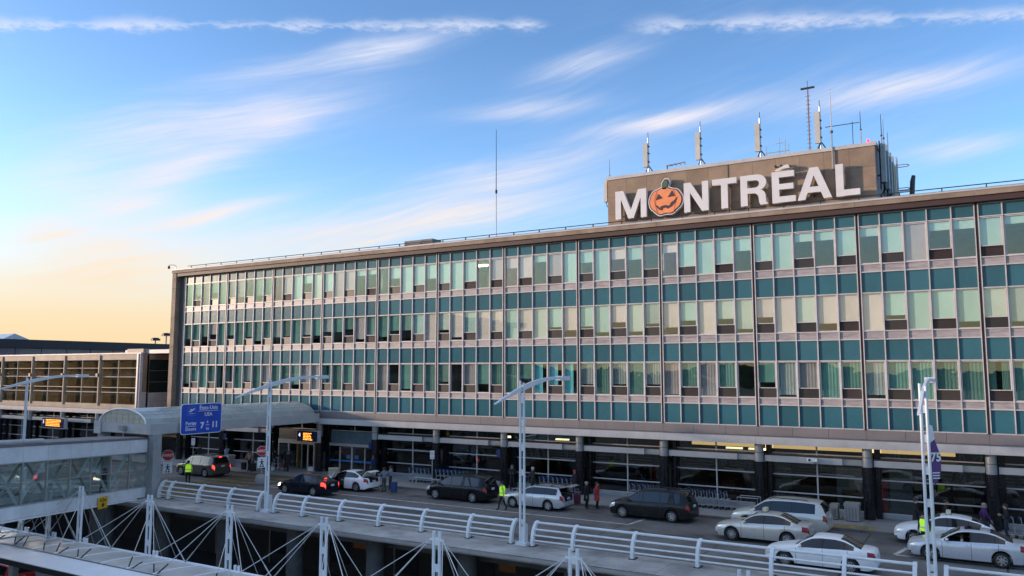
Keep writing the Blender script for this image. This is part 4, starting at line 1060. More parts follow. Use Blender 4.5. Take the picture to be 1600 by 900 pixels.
# ---------------------------------------------------------------- unseen parking block behind the camera, added and sized to shade the road
pg = thing('unseen_parking_block', 'unseen concrete parking block added across the road to shade it', 'parking block', (-135, -18, -6))
GX0, GX1, GY0, GY1, GH = -240, -81, -40, 4, 17.4
for k in range(7):
    z = -6 + k * 3.42
    o = MB().box(GX0, GX1, GY0, GY1, z + 2.7, z + 3.75).build('parapet', M('garage concrete', (.20, .185, .17), .9, 0, .15), pg); o.location = (135, 18, 6)
o = MB().box(GX0 + 2, GX1 - 2, GY0 + 2, GY1 - 2, -6, GH - .2).build('core', darkint, pg); o.location = (135, 18, 6)
# ---------------------------------------------------------------- vehicles
carglass = M('car glass', (.010, .013, .015), .03, 0, .02, spec=.8)
cargl_l = GLASS('open car glass', (.5, .55, .55), .05)
chrome = M('chrome', (.6, .6, .6), .15, 1.0)
rimm = M('alloy rim', (.50, .50, .50), .28, .7)
headl = M('headlamp', (.62, .64, .66), .1, .2)
headon = M('headlamp lit', (.7, .68, .6), .2, emit=(1, .85, .6), es=1.6)
taill = M('tail lamp', (.30, .012, .015), .15)
tailon = M('tail lamp lit', (.5, .01, .01), .3, emit=(1, .04, .02), es=1.0)
platem = M('number plate', (.55, .58, .62), .4)
cabin = M('car cabin', (.02, .02, .022), .8)

def lerp_prof(pts, s):
    if s <= pts[0][0]: return pts[0][1]
    for k in range(len(pts) - 1):
        a, b_ = pts[k], pts[k + 1]
        if s <= b_[0]:
            u = (s - a[0]) / (b_[0] - a[0])
            p0 = pts[k - 1] if k else a; p3 = pts[k + 2] if k + 2 < len(pts) else b_
            h = b_[0] - a[0]
            def slope(pa, pb, pc):     # limited tangent
                d1 = (pb[1] - pa[1]) / max(1e-6, pb[0] - pa[0]) if pb[0] > pa[0] else 0; d2 = (pc[1] - pb[1]) / max(1e-6, pc[0] - pb[0]) if pc[0] > pb[0] else 0
                return 0 if d1 * d2 <= 0 else 2 * d1 * d2 / (d1 + d2)
            m0 = slope(p0, a, b_) if k else (b_[1] - a[1]) / h; m1 = slope(a, b_, p3) if k + 2 < len(pts) else (b_[1] - a[1]) / h
            return (2 * u ** 3 - 3 * u ** 2 + 1) * a[1] + (u ** 3 - 2 * u ** 2 + u) * h * m0 + (-2 * u ** 3 + 3 * u ** 2) * b_[1] + (u ** 3 - u ** 2) * h * m1
    return pts[-1][1]

SED = dict(L=4.70, W=1.80, r=.325, fa=.93, ra=3.66,
    top=[(0, .60), (.04, .70), (.25, .80), (.8, .92), (1.28, .985), (1.36, 1.01), (1.75, 1.24), (2.12, 1.405), (2.5, 1.455), (2.95, 1.455), (3.35, 1.40), (3.75, 1.24), (4.08, 1.085), (4.16, 1.065), (4.50, 1.05), (4.62, 1.0), (4.68, .86), (4.70, .70)],
    belt=[(0, .56), (.3, .72), (.9, .84), (1.4, .91), (2.4, .93), (3.6, .985), (4.2, 1.0), (4.6, .96), (4.70, .66)],
    wid=[(0, .55), (.05, .66), (.2, .78), (.5, .855), (1.0, .885), (2.4, .90), (3.8, .885), (4.3, .83), (4.6, .73), (4.70, .60)],
    roof=[(0, .40), (.8, .66), (1.3, .72), (1.8, .645), (2.2, .59), (2.9, .585), (3.4, .60), (4.0, .66), (4.2, .70), (4.70, .48)],
    ws=(1.36, 2.12), rw=(3.28, 4.10), win=[(1.50, 2.50), (2.58, 3.42), (3.46, 3.82)], doors=[1.42, 2.54, 3.56], trunk=(4.14, 4.62))
VAN = dict(L=5.10, W=1.96, r=.345, fa=.95, ra=4.02,
    top=[(0, .70), (.04, .82), (.3, .96), (.75, 1.05), (1.05, 1.11), (1.12, 1.14), (1.55, 1.42), (1.95, 1.655), (2.3, 1.72), (3.2, 1.755), (4.3, 1.72), (4.66, 1.66), (4.80, 1.54), (4.96, 1.18), (5.02, 1.08), (5.08, .85), (5.10, .62)],
    belt=[(0, .66), (.3, .86), (.9, .99), (1.2, 1.03), (3.0, 1.05), (4.6, 1.08), (4.95, 1.05), (5.05, .92), (5.10, .6)],
    wid=[(0, .62), (.05, .74), (.2, .86), (.5, .93), (1.0, .965), (2.5, .98), (4.3, .97), (4.8, .92), (5.0, .87), (5.10, .78)],
    roof=[(0, .5), (.7, .70), (1.1, .80), (1.6, .75), (2.1, .70), (4.3, .70), (4.75, .69), (4.95, .74), (5.10, .6)],
    ws=(1.12, 1.95), rw=(4.70, 4.96), win=[(1.28, 2.20), (2.28, 3.28), (3.34, 4.48)], doors=[1.20, 2.24, 3.32], trunk=None)
WAG = dict(L=4.42, W=1.74, r=.315, fa=.86, ra=3.38,
    top=[(0, .60), (.04, .72), (.25, .84), (.8, .94), (1.22, 1.0), (1.30, 1.02), (1.65, 1.24), (1.98, 1.40), (2.4, 1.455), (3.2, 1.455), (3.9, 1.41), (4.08, 1.34), (4.24, 1.08), (4.30, .98), (4.38, .86), (4.42, .62)],
    belt=[(0, .56), (.3, .74), (.9, .86), (1.3, .91), (2.4, .93), (3.8, .95), (4.22, .95), (4.36, .86), (4.42, .58)],
    wid=[(0, .58), (.05, .68), (.2, .79), (.5, .84), (1.0, .865), (2.4, .87), (3.7, .86), (4.15, .82), (4.34, .76), (4.42, .68)],
    roof=[(0, .42), (.8, .64), (1.25, .70), (1.7, .63), (2.1, .58), (3.4, .58), (4.0, .58), (4.25, .66), (4.42, .5)],
    ws=(1.30, 1.98), rw=(4.04, 4.26), win=[(1.42, 2.30), (2.38, 3.12), (3.18, 3.95)], doors=[1.34, 2.34, 3.16], trunk=None)
HAT = dict(SED, L=4.48, ra=3.60,
    top=[(0, .58), (.04, .70), (.25, .82), (.75, .94), (1.08, 1.0), (1.16, 1.03), (1.7, 1.30), (2.1, 1.45), (2.5, 1.49), (2.95, 1.47), (3.5, 1.37), (4.0, 1.22), (4.22, 1.12), (4.30, 1.04), (4.40, .88), (4.48, .62)],
    belt=[(0, .55), (.3, .74), (.9, .88), (1.2, .94), (2.4, .96), (3.6, 1.01), (4.1, 1.03), (4.34, .94), (4.48, .58)],
    wid=[(0, .54), (.05, .66), (.2, .77), (.5, .84), (1.0, .87), (2.4, .875), (3.6, .86), (4.1, .80), (4.36, .72), (4.48, .62)],
    roof=[(0, .40), (.7, .64), (1.1, .72), (1.7, .63), (2.2, .58), (2.9, .575), (3.6, .58), (4.1, .62), (4.48, .46)],
    ws=(1.16, 2.1), rw=(3.45, 4.2), win=[(1.34, 2.36), (2.44, 3.28), (3.34, 3.85)], doors=[1.26, 2.40, 3.40], trunk=None)

WHEEL = {}
def wheel_meshes(r, style):
    k = (round(r, 3), style)
    if k in WHEEL: return WHEEL[k]
    w = .20
    ty = MB().lathe([(r * .66, -w / 2), (r * .93, -w / 2), (r, -w * .36), (r, w * .36), (r * .93, w / 2), (r * .66, w / 2), (r * .64, w * .3), (r * .64, -w * .3), (r * .66, -w / 2)], 28, 'y', cap=False).mesh('tyre', rubber, True)
    b = MB()
    b.lathe([(r * .66, -.085), (r * .60, -.10), (r * .60, -.06), (r * .20, -.055)], 28, 'y') if False else None
    n = 28; vs = []; fs = []
    for rr, yy in ((r * .67, -.09), (r * .61, -.098), (r * .58, -.05), (r * .05, -.03)):
        for j in range(n): vs.append((rr * cos(2 * pi * j / n), yy, rr * sin(2 * pi * j / n)))
    for i in range(3):
        for j in range(n): fs.append((i * n + j, i * n + (j + 1) % n, (i + 1) * n + (j + 1) % n, (i + 1) * n + j))
    b.cur = 0; o0 = len(b.f); b.add(vs, fs)
    for q in range(o0 + n * 2, len(b.f)): b.mi[q] = 1            # dark behind the spokes
    ns = {'5': 5, '10': 10, '7': 7}[style]
    for i in range(ns):
        a = 2 * pi * i / ns; hw = (.065 if ns == 5 else .04 if ns == 7 else .028)
        ca, sa = cos(a), sin(a)
        P = lambda rr, t, y: (rr * ca - t * sa, y, rr * sa + t * ca)
        b.add([P(.04, -hw, -.085), P(.04, hw, -.085), P(r * .61, hw * .75, -.088), P(r * .61, -hw * .75, -.088), P(.04, -hw, -.05), P(.04, hw, -.05), P(r * .61, hw * .75, -.05), P(r * .61, -hw * .75, -.05)],
              [(0, 1, 2, 3), (0, 3, 7, 4), (1, 5, 6, 2)])
    b.lathe([(.07, -.06), (.07, -.092), (.03, -.096)], 12, 'y')
    WHEEL[k] = (ty, b.mesh('rim', [rimm, black]))
    return WHEEL[k]

def car(name, label, cat, kind, paintcol, x, y, rz=0, metal=.0, rough=.28, scale=1.0, wheels='10', lit=False, head=False, roofrails=False, taxi=None, open_rear=0, open_door=False, sunroof=False, driver=False, z=0.0, group=None, darktrim=False, sink=0.0):
    sp = kind; L = sp['L']; wk = sp['W'] / (2 * max(w for _, w in sp['wid']))
    body_m = M('paint ' + name + ' %.2f %.2f %.2f' % paintcol, paintcol, rough, metal, .03, 3.0, coat=.6 if max(paintcol) > .05 else .25, spec=.5 if max(paintcol) > .05 else .25)
    t = thing(name, label, cat, (x, y, z), rz, group); t.scale = (scale,) * 3
    r = sp['r']; fa, ra = sp['fa'], sp['ra']
    st = set([0, .02, .05, .1, .16, .25, .35, .45, L - .03, L - .06, L - .1, L - .16, L - .24, L - .35, L])
    for axs in (fa, ra):
        for k in range(-9, 10): st.add(round(axs + (r + .07) * sin(k / 9 * pi / 2), 3))
        st.add(axs - r - .085); st.add(axs + r + .085)
    for a, b_ in sp['win']: st |= {a, b_}
    for d in sp['doors']: st |= {d - .008, d + .008}
    st |= set(sp['ws']) | set(sp['rw'])
    if sp['trunk']: st |= {sp['trunk'][0], sp['trunk'][1]}
    q = .5
    while q < L - .3: st.add(round(q, 3)); q += .17
    st = sorted(s for s in st if 0 <= s <= L); s2 = [st[0]]
    for s in st[1:]:
        if s - s2[-1] > .006: s2.append(s)
    st = s2
    rings = []
    for s in st:
        tp = lerp_prof(sp['top'], s); bl = min(lerp_prof(sp['belt'], s), tp - .03); w = lerp_prof(sp['wid'], s) * wk; rw_ = min(lerp_prof(sp['roof'], s) * wk, w * .93)
        zb = .20 + (.12 * max(0, 1 - s / .25) if s < .25 else 0) + (.12 * max(0, 1 - (L - s) / .3) if L - s < .3 else 0)
        arch = 0
        for axs in (fa, ra):
            d = abs(s - axs); Rr = r + .07
            if d < Rr: arch = max(arch, r + sqrt(Rr * Rr - d * d))
        zb = max(zb, arch)
        z3 = max(.50 * (bl / .93), zb + .03); z4 = max(bl - .09, z3 + .03); bl2 = max(bl, z4 + .03)
        ze = tp - .045 if tp - bl2 > .2 else bl2 + (tp - bl2) * .55
        ze = max(ze, bl2 + .005); tp2 = max(tp, ze + .004)
        wb_ = w * .955
        P5 = (w * .945, bl2); P8 = (min(rw_, w * .93), ze)
        l = lambda u: (P5[0] + (P8[0] - P5[0]) * u, P5[1] + (P8[1] - P5[1]) * u)
        ring = [(0, zb), (wb_ * .93, zb), (wb_, zb + .015), (w * .995, max(zb + .02, z3 * .6 + .09)), (w, z3 + .02), (w * .997, z3 + .02 + .55 * (z4 - z3 - .02)), (w * .985, z4), P5, l(.07), l(.90), P8, (P8[0] * .93, ze + (tp2 - ze) * .45), (P8[0] * .55, tp2 - (tp2 - ze) * .10), (0, tp2)]
        rings.append(ring)
    NP = len(rings[0])
    regions = {}
    def reg(nm): return regions.setdefault(nm, ([], []))
    def put(nm, s_i, j, sd):
        vs, fs = reg(nm)
        o = len(vs)
        q4 = [(s_i, j), (s_i + 1, j), (s_i + 1, j + 1), (s_i, j + 1)]
        if sd > 0: q4.reverse()
        for si, jj in q4:
            yy, zz = rings[si][jj]; vs.append((L / 2 - st[si], sd * yy, zz))
        fs.append((o, o + 1, o + 2, o + 3))
    ws, rw = sp['ws'], sp['rw']
    for i in range(len(st) - 1):
        sm = (st[i] + st[i + 1]) / 2
        for sd in (-1, 1):
            for j in range(NP - 1):
                nm = 'body'
                if j == 0: nm = 'underside'
                elif j in (1, 2) and darktrim: nm = 'sill_trim'
                elif 1 < j < 7 and any(abs(sm - d) < .009 for d in sp['doors']): nm = 'underside'
                elif j == 8:
                    for k, (a, b_) in enumerate(sp['win']):
                        if a <= sm <= b_: nm = 'side_window_%d_%d' % (k, sd)
                    if nm == 'body' and sp['win'][0][0] < sm < sp['win'][-1][1]: nm = 'pillar_trim'
                elif j >= 11 and ws[0] < sm < ws[1]: nm = 'windscreen'
                elif j >= 11 and rw[0] < sm < rw[1]: nm = 'rear_window'
                else: nm = 'body'
                if sm < .46 and j in (5, 6) and sm > .05: nm = 'headlight_%d' % sd
                if sm < .14 and j in (2, 3): nm = 'grille'
                if L - sm < (.30 if kind is not VAN and kind is not WAG else .22) and j in ((5, 6) if kind is SED else (5, 6, 7)) and L - sm > .04: nm = 'taillight_%d' % sd
                if open_rear and sp['trunk'] and sp['trunk'][0] < sm and j >= 10: nm = 'boot_lid'
                if open_rear and not sp['trunk'] and sm > rw[0] - .02 and (j >= 10): nm = 'tailgate'
                if open_door and sd == open_door and 1 < j < 10 and sp['doors'][0] + .01 < sm < sp['doors'][1] - .01: nm = 'open_door'
                put(nm, i, j, sd)
    # close the ends
    for si, nm in ((0, 'grille'), (len(st) - 1, 'body')):
        if nm == 'body' and open_rear and sp['trunk']: pass
        pts = [(L / 2 - st[si], yy, zz) for yy, zz in rings[si]] + [(L / 2 - st[si], -yy, zz) for yy, zz in rings[si][-2:0:-1]]
        if si == 0: pts = pts[::-1]
        vs, fs = reg('body'); o = len(vs); vs += pts; fs.append(tuple(range(o, o + len(pts))))
    mm = {'body': body_m, 'underside': black, 'sill_trim': black, 'pillar_trim': black, 'windscreen': carglass, 'rear_window': carglass, 'grille': M('grille', (.03, .03, .032), .4, .3)}
    for nm, (vs, fs) in regions.items():
        base = nm.split('_')[0]
        m = mm.get(nm)
        pn = nm
        if nm.startswith('side_window'): m = carglass; pn = 'side_window'
        if nm.startswith('headlight'): m = headon if head else headl; pn = 'headlight'
        if nm.startswith('taillight'): m = tailon if lit else taill; pn = 'taillight'
        if nm in ('boot_lid', 'tailgate', 'open_door'): m = body_m
        if driver and nm == 'side_window_0_1': continue
        b = MB(); b.v = vs; b.f = fs; b.mi = [0] * len(fs)
        me = bpy.data.meshes.new(pn); me.from_pydata(vs, [], fs); me.materials.append(m)
        bm = bmesh.new(); bm.from_mesh(me); bmesh.ops.remove_doubles(bm, verts=bm.verts, dist=.0006)
        bmesh.ops.dissolve_degenerate(bm, edges=bm.edges, dist=.0004)
        if nm in ('boot_lid', 'tailgate', 'open_door'):
            hx = {'boot_lid': L / 2 - (sp['trunk'] or (0,))[0], 'tailgate': L / 2 - rw[0], 'open_door': L / 2 - sp['doors'][0]}[nm]
            hz = max(v.co.z for v in bm.verts)
            if nm == 'open_door':
                hy = open_door * .9 * wk
                bmesh.ops.transform(bm, matrix=Matrix.Translation((hx, hy, 0)) @ Matrix.Rotation(rad(55) * -open_door, 4, 'Z') @ Matrix.Translation((-hx, -hy, 0)), verts=bm.verts)
            else:
                bmesh.ops.transform(bm, matrix=Matrix.Translation((hx, 0, hz)) @ Matrix.Rotation(rad(open_rear), 4, 'Y') @ Matrix.Translation((-hx, 0, -hz)), verts=bm.verts)
            ext = bmesh.ops.solidify(bm, geom=bm.faces[:], thickness=.04)
        else: bmesh.ops.recalc_face_normals(bm, faces=bm.faces)
        for f in bm.faces: f.smooth = True
        bm.to_mesh(me); bm.free()
        try: me.set_sharp_from_angle(angle=rad(32))
        except Exception: pass
        obj(pn, me, t)
    # cabin and seats seen through any opening
    MB().box(L / 2 - rw[0] - .25, L / 2 - 1.75, -.62 * wk, .62 * wk, .32, .92).build('cabin', cabin, t)
    if open_rear:
        MB().box(-L / 2 + .12, L / 2 - rw[0] + .1, -.60 * wk, .60 * wk, .5, .82 if not sp['trunk'] else .9).build('boot_well', M('boot lining', (.008, .008, .009), .95), t)
    ty, rm = wheel_meshes(r, wheels)
    for axs in (fa, ra):
        for sd in (-1, 1):
            wv_ = thing('wheel', '', '', (L / 2 - axs, sd * (sp['W'] / 2 - .125), r), 0 if sd < 0 else pi); del wv_['label']; del wv_['category']
            wv_.parent = t; obj('tyre', ty, wv_); obj('rim', rm, wv_)
    for sd in (-1, 1):
        xw = L / 2 - sp['win'][0][0] - .12; bz = lerp_prof(sp['belt'], sp['win'][0][0])
        MB().tube([(xw, sd * (sp['W'] / 2 - .06), bz + .06), (xw + .01, sd * (sp['W'] / 2 + .04), bz + .10), (xw - .02, sd * (sp['W'] / 2 + .17), bz + .11)], [.03, .085, .06], 8, flat=.9).build('mirror', body_m if not darktrim else black, t, True)
        for d in sp['doors'][1:]:
            wd = lerp_prof(sp['wid'], d - .12) * wk
            MB().box(L / 2 - d + .06, L / 2 - d + .24, sd * (wd - .012), sd * (wd + .028), bz - .13, bz - .10).build('handle', body_m if not darktrim else black, t)
    MB().box(-L / 2 - .014, -L / 2 + .04, -.16, .16, .70 if kind is not VAN else .86, .83 if kind is not VAN else 1.0).build('number_plate', platem, t)
    MB().box(-L / 2 + .02, -L / 2 + .20, -.62 * wk, .62 * wk, .24, .40).build('rear_bumper_trim', black, t)
    MB().box(L / 2 - .12, L / 2 + .002, -.42 * wk, .42 * wk, .30, .44).build('front_intake', black, t)
    tz = lerp_prof(sp['top'], 2.7)
    if roofrails:
        for sd in (-1, 1): MB().tube([(L / 2 - 2.1, sd * .62 * wk, tz - .06), (L / 2 - 2.3, sd * .62 * wk, tz + .03), (L / 2 - 4.0, sd * .62 * wk, tz + .02), (L / 2 - 4.2, sd * .62 * wk, tz - .08)], .022, 6).build('roof_rail', black, t)
        if roofrails == 2:
            for sx in (2.5, 3.5): MB().tube([(L / 2 - sx, -.66, tz + .06), (L / 2 - sx, .66, tz + .06)], .022, 6).build('cross_bar', black, t)
    if taxi:
        tl = MB().box(L / 2 - 2.55, L / 2 - 2.35, -.22, .22, tz + .0, tz + .20).build('taxi_sign', M('taxi sign', (.62, .55, .42), .4), t)
        MB().box(L / 2 - 2.58, L / 2 - 2.32, -.24, .24, tz - .03, tz + .02).build('sign_base', black, tl)
    if sunroof: MB().box(L / 2 - 2.9, L / 2 - 2.3, -.36, .36, tz - .012, tz + .012).build('sunroof', carglass, t)
    if lit: MB().box(-L / 2 + (.30 if kind is VAN else .66), -L / 2 + (.36 if kind is VAN else .70), -.12, .12, tz - (.12 if kind is VAN else .30), tz - (.05 if kind is VAN else .26)).build('brake_light', tailon, t)
    return t
PI = pi
# cars face left along the road (-X): rotated by pi
blackp = (.008, .008, .010); charc = (.020, .021, .022); whitep = (.82, .83, .84); silv = (.60, .61, .63); warmsil = (.64, .62, .58); beige = (.66, .63, .57)
car('sedan', 'dark navy sedan with glowing tail lights driving by the railing', 'car', SED, (.006, .008, .018), -41.75, 41.75, PI, 0, .2, .985, '5', lit=True, head=True)
car('sedan', 'white sedan with its boot lid and a door open at the kerb', 'car', SED, whitep, -40.65, 44.85, PI, 0, .3, .97, '7', open_rear=62, open_door=1)
car('minivan', 'black minivan stopped behind the white sedan with open boot', 'minivan', VAN, blackp, -31.0, 45.15, PI, 0, .2, .97, '7', roofrails=1)
car('estate_car', 'silver estate car with roof rack and raised tailgate', 'car', WAG, silv, -25.1, 44.95, PI, .5, .3, 1.0, '5', roofrails=2, open_rear=72)
car('minivan', 'charcoal minivan standing right of the woman in the red coat', 'minivan', VAN, charc, -17.55, 45.3, PI, .3, .25, .98, '10', roofrails=1)
car('minivan', 'pale beige minivan with roof rails at the kerb', 'minivan', VAN, beige, -10.35, 45.55, PI, .4, .3, 1.0, '10', roofrails=1)
car('sedan', 'warm silver taxi sedan beside the beige minivan', 'taxi', SED, warmsil, -10.45, 42.25, PI, .5, .3, 1.0, '10', taxi=1)
car('sedan', 'white sedan passing right behind the railing', 'car', SED, whitep, -6.95, 38.0, PI, 0, .25, .98, '10')
car('hatchback', 'white hatchback taxi parked at the kerb beyond the silver sedan', 'taxi', HAT, whitep, -2.55, 45.95, PI, 0, .3, 1.0, '10', taxi=1)
car('sedan', 'light silver sedan with sunroof and its driver at the wheel', 'car', SED, (.62, .65, .69), -1.50, 42.55, PI, .4, .3, 1.02, '7', sunroof=True, driver=True)
car('minivan', 'grey-brown minivan with bright brake lights leaving under the canopy', 'minivan', VAN, (.10, .095, .09), -56.5, 44.5, PI, .4, .25, .97, '10', lit=True, roofrails=1)
car('sedan', 'olive car just entering at the right edge of the picture', 'car', SED, (.20, .19, .12), 5.6, 38.9, PI, .3, .3, 1.0, '10')
car('minivan', 'red van on the lower road, glimpsed under the canopy at the bottom left', 'van', VAN, (.40, .03, .03), -58.6, 30.3, pi, 0, .35, 1.0, '10', z=-6.0)
# ---------------------------------------------------------------- people
skin_m = M('skin', (.42, .25, .18), .6); skin_d = M('darker skin', (.20, .11, .075), .6)
def clothm(c): return M('cloth %.3f %.3f %.3f' % c, c, .85, 0, .12, 6.0)
hivis = M('hi-vis lime', (.50, .85, .05), .6, 0, .05, emit=(.45, .9, .04), es=.12)
def person(label, x, y, rz, h=1.72, top=(.03, .03, .035), legs=(.02, .02, .025), pose='stand', hair=(.03, .02, .015), coat=0, vest=False, cap=None, sk=skin_m, z=.15, bulk=1.0, group=None, seat=False):
    t = thing('person', label, 'person', (x, y, z), rz, group)
    k = h / 1.72
    # joints facing +x; arms by pose
    J = {'pel': (0, 0, .93), 'wst': (0, 0, 1.08), 'chs': (.01, 0, 1.30), 'nb': (0, 0, 1.46), 'hd': (.03, 0, 1.56), 'ht': (.02, 0, 1.68)}
    for sd, nm in ((1, 'l'), (-1, 'r')):
        J['sh' + nm] = (0, sd * .19, 1.41); J['hp' + nm] = (0, sd * .095, .90)
        st = {'walk': .24, 'stand': .03}.get(pose if pose == 'walk' else 'stand') * sd
        J['kn' + nm] = (st * .5 + .04, sd * .10, .50); J['an' + nm] = (st - .02, sd * .10, .09); J['to' + nm] = (st + .14, sd * .12, .035)
        ex, hx, hz, ez = -.02, .08, .82, 1.12
        hy = .27
        if pose == 'walk': ex, hx = -.02 - st * .5, .08 - st * .9
        if pose == 'push' or pose == 'lift': ex, ez, hx, hz, hy = .16, 1.17, .42, 1.08 if pose == 'push' else 1.22, .2
        if pose == 'point' and sd > 0: ex, ez, hx, hz, hy = .05, 1.40, .10, 1.42, .80
        if pose == 'hold': ex, ez, hx, hz, hy = .02, 1.14, .26, 1.18, .08
        J['el' + nm] = (ex, sd * (.26 if not (pose == 'point' and sd > 0) else .48), ez); J['wr' + nm] = (hx * .86, sd * hy, hz + .06 * (1 if hz < 1 else 0)); J['ha' + nm] = (hx, sd * hy, hz - (.06 if hz < 1 else 0))
        if seat:
            J['kn' + nm] = (.46, sd * .11, .90); J['an' + nm] = (.60, sd * .11, .55); J['to' + nm] = (.74, sd * .11, .50)
    E_ = [('pel', 'wst', .155, .145), ('wst', 'chs', .145, .17), ('chs', 'nb', .17, .062), ('nb', 'hd', .062, .10), ('hd', 'ht', .10, .085)]
    for nm in 'lr': E_ += [('chs', 'sh' + nm, .17, .078), ('sh' + nm, 'el' + nm, .078, .055), ('el' + nm, 'wr' + nm, .055, .036), ('wr' + nm, 'ha' + nm, .036, .04), ('pel', 'hp' + nm, .15, .105), ('hp' + nm, 'kn' + nm, .105, .068), ('kn' + nm, 'an' + nm, .068, .048), ('an' + nm, 'to' + nm, .048, .038)]
    names = list(J); idx = {n_: i for i, n_ in enumerate(names)}
    rad_ = {}
    for a, b_, ra_, rb_ in E_: rad_.setdefault(a, ra_); rad_[b_] = max(rad_.get(b_, 0), rb_) if b_ not in rad_ else rad_[b_]
    rad_['chs'] = .165
    me = bpy.data.meshes.new('body'); me.from_pydata([Vector(J[n_]) * k for n_ in names], [(idx[a], idx[b_]) for a, b_, _, _ in E_], [])
    o = bpy.data.objects.new('body', me); C.objects.link(o)
    o.modifiers.new('s', 'SKIN'); sv = me.skin_vertices[0].data
    torso = ('pel', 'wst', 'chs')
    for n_ in names:
        q = rad_[n_] * k * (bulk if n_ not in ('hd', 'ht', 'nb') else 1)
        sv[idx[n_]].radius = (q, q * (.72 if n_ in torso else 1)) if False else (q, q)
        sv[idx[n_]].use_root = (n_ == 'pel')
    o.modifiers.new('d', 'SUBSURF').levels = 1
    dg = bpy.context.evaluated_depsgraph_get(); dg.update()
    m2 = bpy.data.meshes.new_from_object(o.evaluated_get(dg)); C.objects.unlink(o); bpy.data.objects.remove(o)
    for v in m2.vertices:                                   # flatten the trunk front to back, as a body is
        if .8 * k < v.co.z < 1.44 * k and abs(v.co.y) < .2 * k and abs(v.co.x) < .22 * k: v.co.x *= .78
    m2.materials.clear()
    for m in (clothm(top), clothm(legs), sk, black): m2.materials.append(m)
    segs = [(Vector(J[a]) * k, Vector(J[b_]) * k, (2 if a in ('nb', 'hd') or a[:2] == 'wr' else 3 if a[:2] == 'an' else 1 if a[:2] in ('hp', 'kn') or b_[:2] == 'hp' else 0)) for a, b_, _, _ in E_]
    for p in m2.polygons:
        c_ = p.center; best = (9e9, 0)
        for a, b_, mi in segs:
            ab = b_ - a; u = max(0, min(1, (c_ - a).dot(ab) / ab.length_squared)); d = (a + ab * u - c_).length
            if d < best[0]: best = (d, mi)
        p.material_index = best[1]; p.use_smooth = True
    # fingers joined into the same mesh
    bm = bmesh.new(); bm.from_mesh(m2)
    for nm in 'lr':
        hv = Vector(J['ha' + nm]) * k; wv_ = Vector(J['wr' + nm]) * k; d = (hv - wv_).normalized(); sd = Vector((1, 0, 0)) if abs(d.x) < .7 else Vector((0, 0, 1))
        for f_ in range(5):
            off = sd * ((f_ - 1.5) * .019 * k); ln = (.075, .085, .08, .065, .055)[f_] * k
            p0 = hv + off if f_ < 4 else wv_ + d * .03 + sd * .04; p1 = p0 + d * ln + (sd * .02 if f_ == 4 else Vector((0, 0, 0)))
            mb = MB().tube([p0, (p0 + p1) / 2 + Vector((.004, 0, 0)), p1 + Vector((.012, 0, 0))], [.010 * k, .009 * k, .007 * k], 5)
            vv_ = [bm.verts.new(v) for v in mb.v]
            for fc in mb.f:
                nf = bm.faces.new([vv_[i] for i in fc]); nf.material_index = 2
    # nose and ears
    hz = 1.575 * k
    for (a, b_, r_) in (((.11, 0, hz + .02), (.145, 0, hz - .012), .014), ((.02, .095, hz + .02), (.015, .105, hz - .03), .016), ((.02, -.095, hz + .02), (.015, -.105, hz - .03), .016)):
        mb = MB().tube([Vector(a) , Vector(b_)], r_, 6); vv_ = [bm.verts.new(v) for v in mb.v]
        for fc in mb.f: bm.faces.new([vv_[i] for i in fc]).material_index = 2
    bm.to_mesh(m2); bm.free()
    obj('body', m2, t)
    # face marks and hair
    for sy in (-.035, .035): MB().lathe([(.004, -.002), (.011, .0), (.004, .004)], 6, at=(.108 * k, sy, hz + .03)).build('eye', black, t)
    MB().box(.100 * k, .118 * k, -.025, .025, hz - .052, hz - .044).build('mouth', M('lips', (.30, .12, .10), .6), t)
    hb = MB(); n = 12
    prof = [(.108, -.02), (.122, .04), (.115, .09), (.085, .13), (.03, .15)]
    vs = []; fs = []
    for r_, zz in prof:
        for j in range(n):
            a = 2 * pi * j / n; xx = r_ * cos(a) * 1.02; cut = .06 if (cos(a) > .35 and zz < .05) else 0
            vs.append((.02 * k + (xx - .012) * k, r_ * sin(a) * .95 * k, hz + (zz + cut) * k))
    for i in range(4):
        for j in range(n): fs.append((i * n + j, i * n + (j + 1) % n, (i + 1) * n + (j + 1) % n, (i + 1) * n + j))
    fs.append(tuple(4 * n + j for j in range(n)))
    hb.add(vs, fs).build('cap' if cap else 'hair', clothm(cap) if cap else M('hair %.2f' % hair[0], hair, .7), t, True)
    if coat:
        b = MB(); prof = [(.21, 1.42), (.215, 1.25), (.20, 1.08), (.22, .9), (.25, coat)]
        vs = []; n = 18
        for r_, zz in prof:
            for j in range(n): a = 2 * pi * j / n; vs.append((r_ * .72 * cos(a) * k * bulk, r_ * sin(a) * k * bulk * .95, zz * k))
        b.add(vs, [(i * n + j, i * n + (j + 1) % n, (i + 1) * n + (j + 1) % n, (i + 1) * n + j) for i in range(4) for j in range(n)]).build('coat', clothm(top), t, True)
    if vest:
        b = MB(); prof = [(.175, 1.44), (.215, 1.30), (.20, 1.12), (.20, .95), (.205, .88)]; vs = []; n = 18
        for r_, zz in prof:
            for j in range(n): a = 2 * pi * j / n; vs.append((r_ * .80 * cos(a) * k, r_ * sin(a) * k, zz * k))
        v_ = b.add(vs, [(i * n + j, i * n + (j + 1) % n, (i + 1) * n + (j + 1) % n, (i + 1) * n + j) for i in range(4) for j in range(n)]).build('vest', hivis, t, True)
        b = MB(); vs = []
        for zz in (1.02, 1.08):
            for j in range(n): a = 2 * pi * j / n; vs.append((.206 * .80 * cos(a) * k, .206 * sin(a) * k, zz * k))
        b.add(vs, [(j, (j + 1) % n, n + (j + 1) % n, n + j) for j in range(n)]).build('reflective_band', M('reflective silver', (.6, .6, .58), .3), v_, True)
    return t
LIME = (.45, .75, .05)
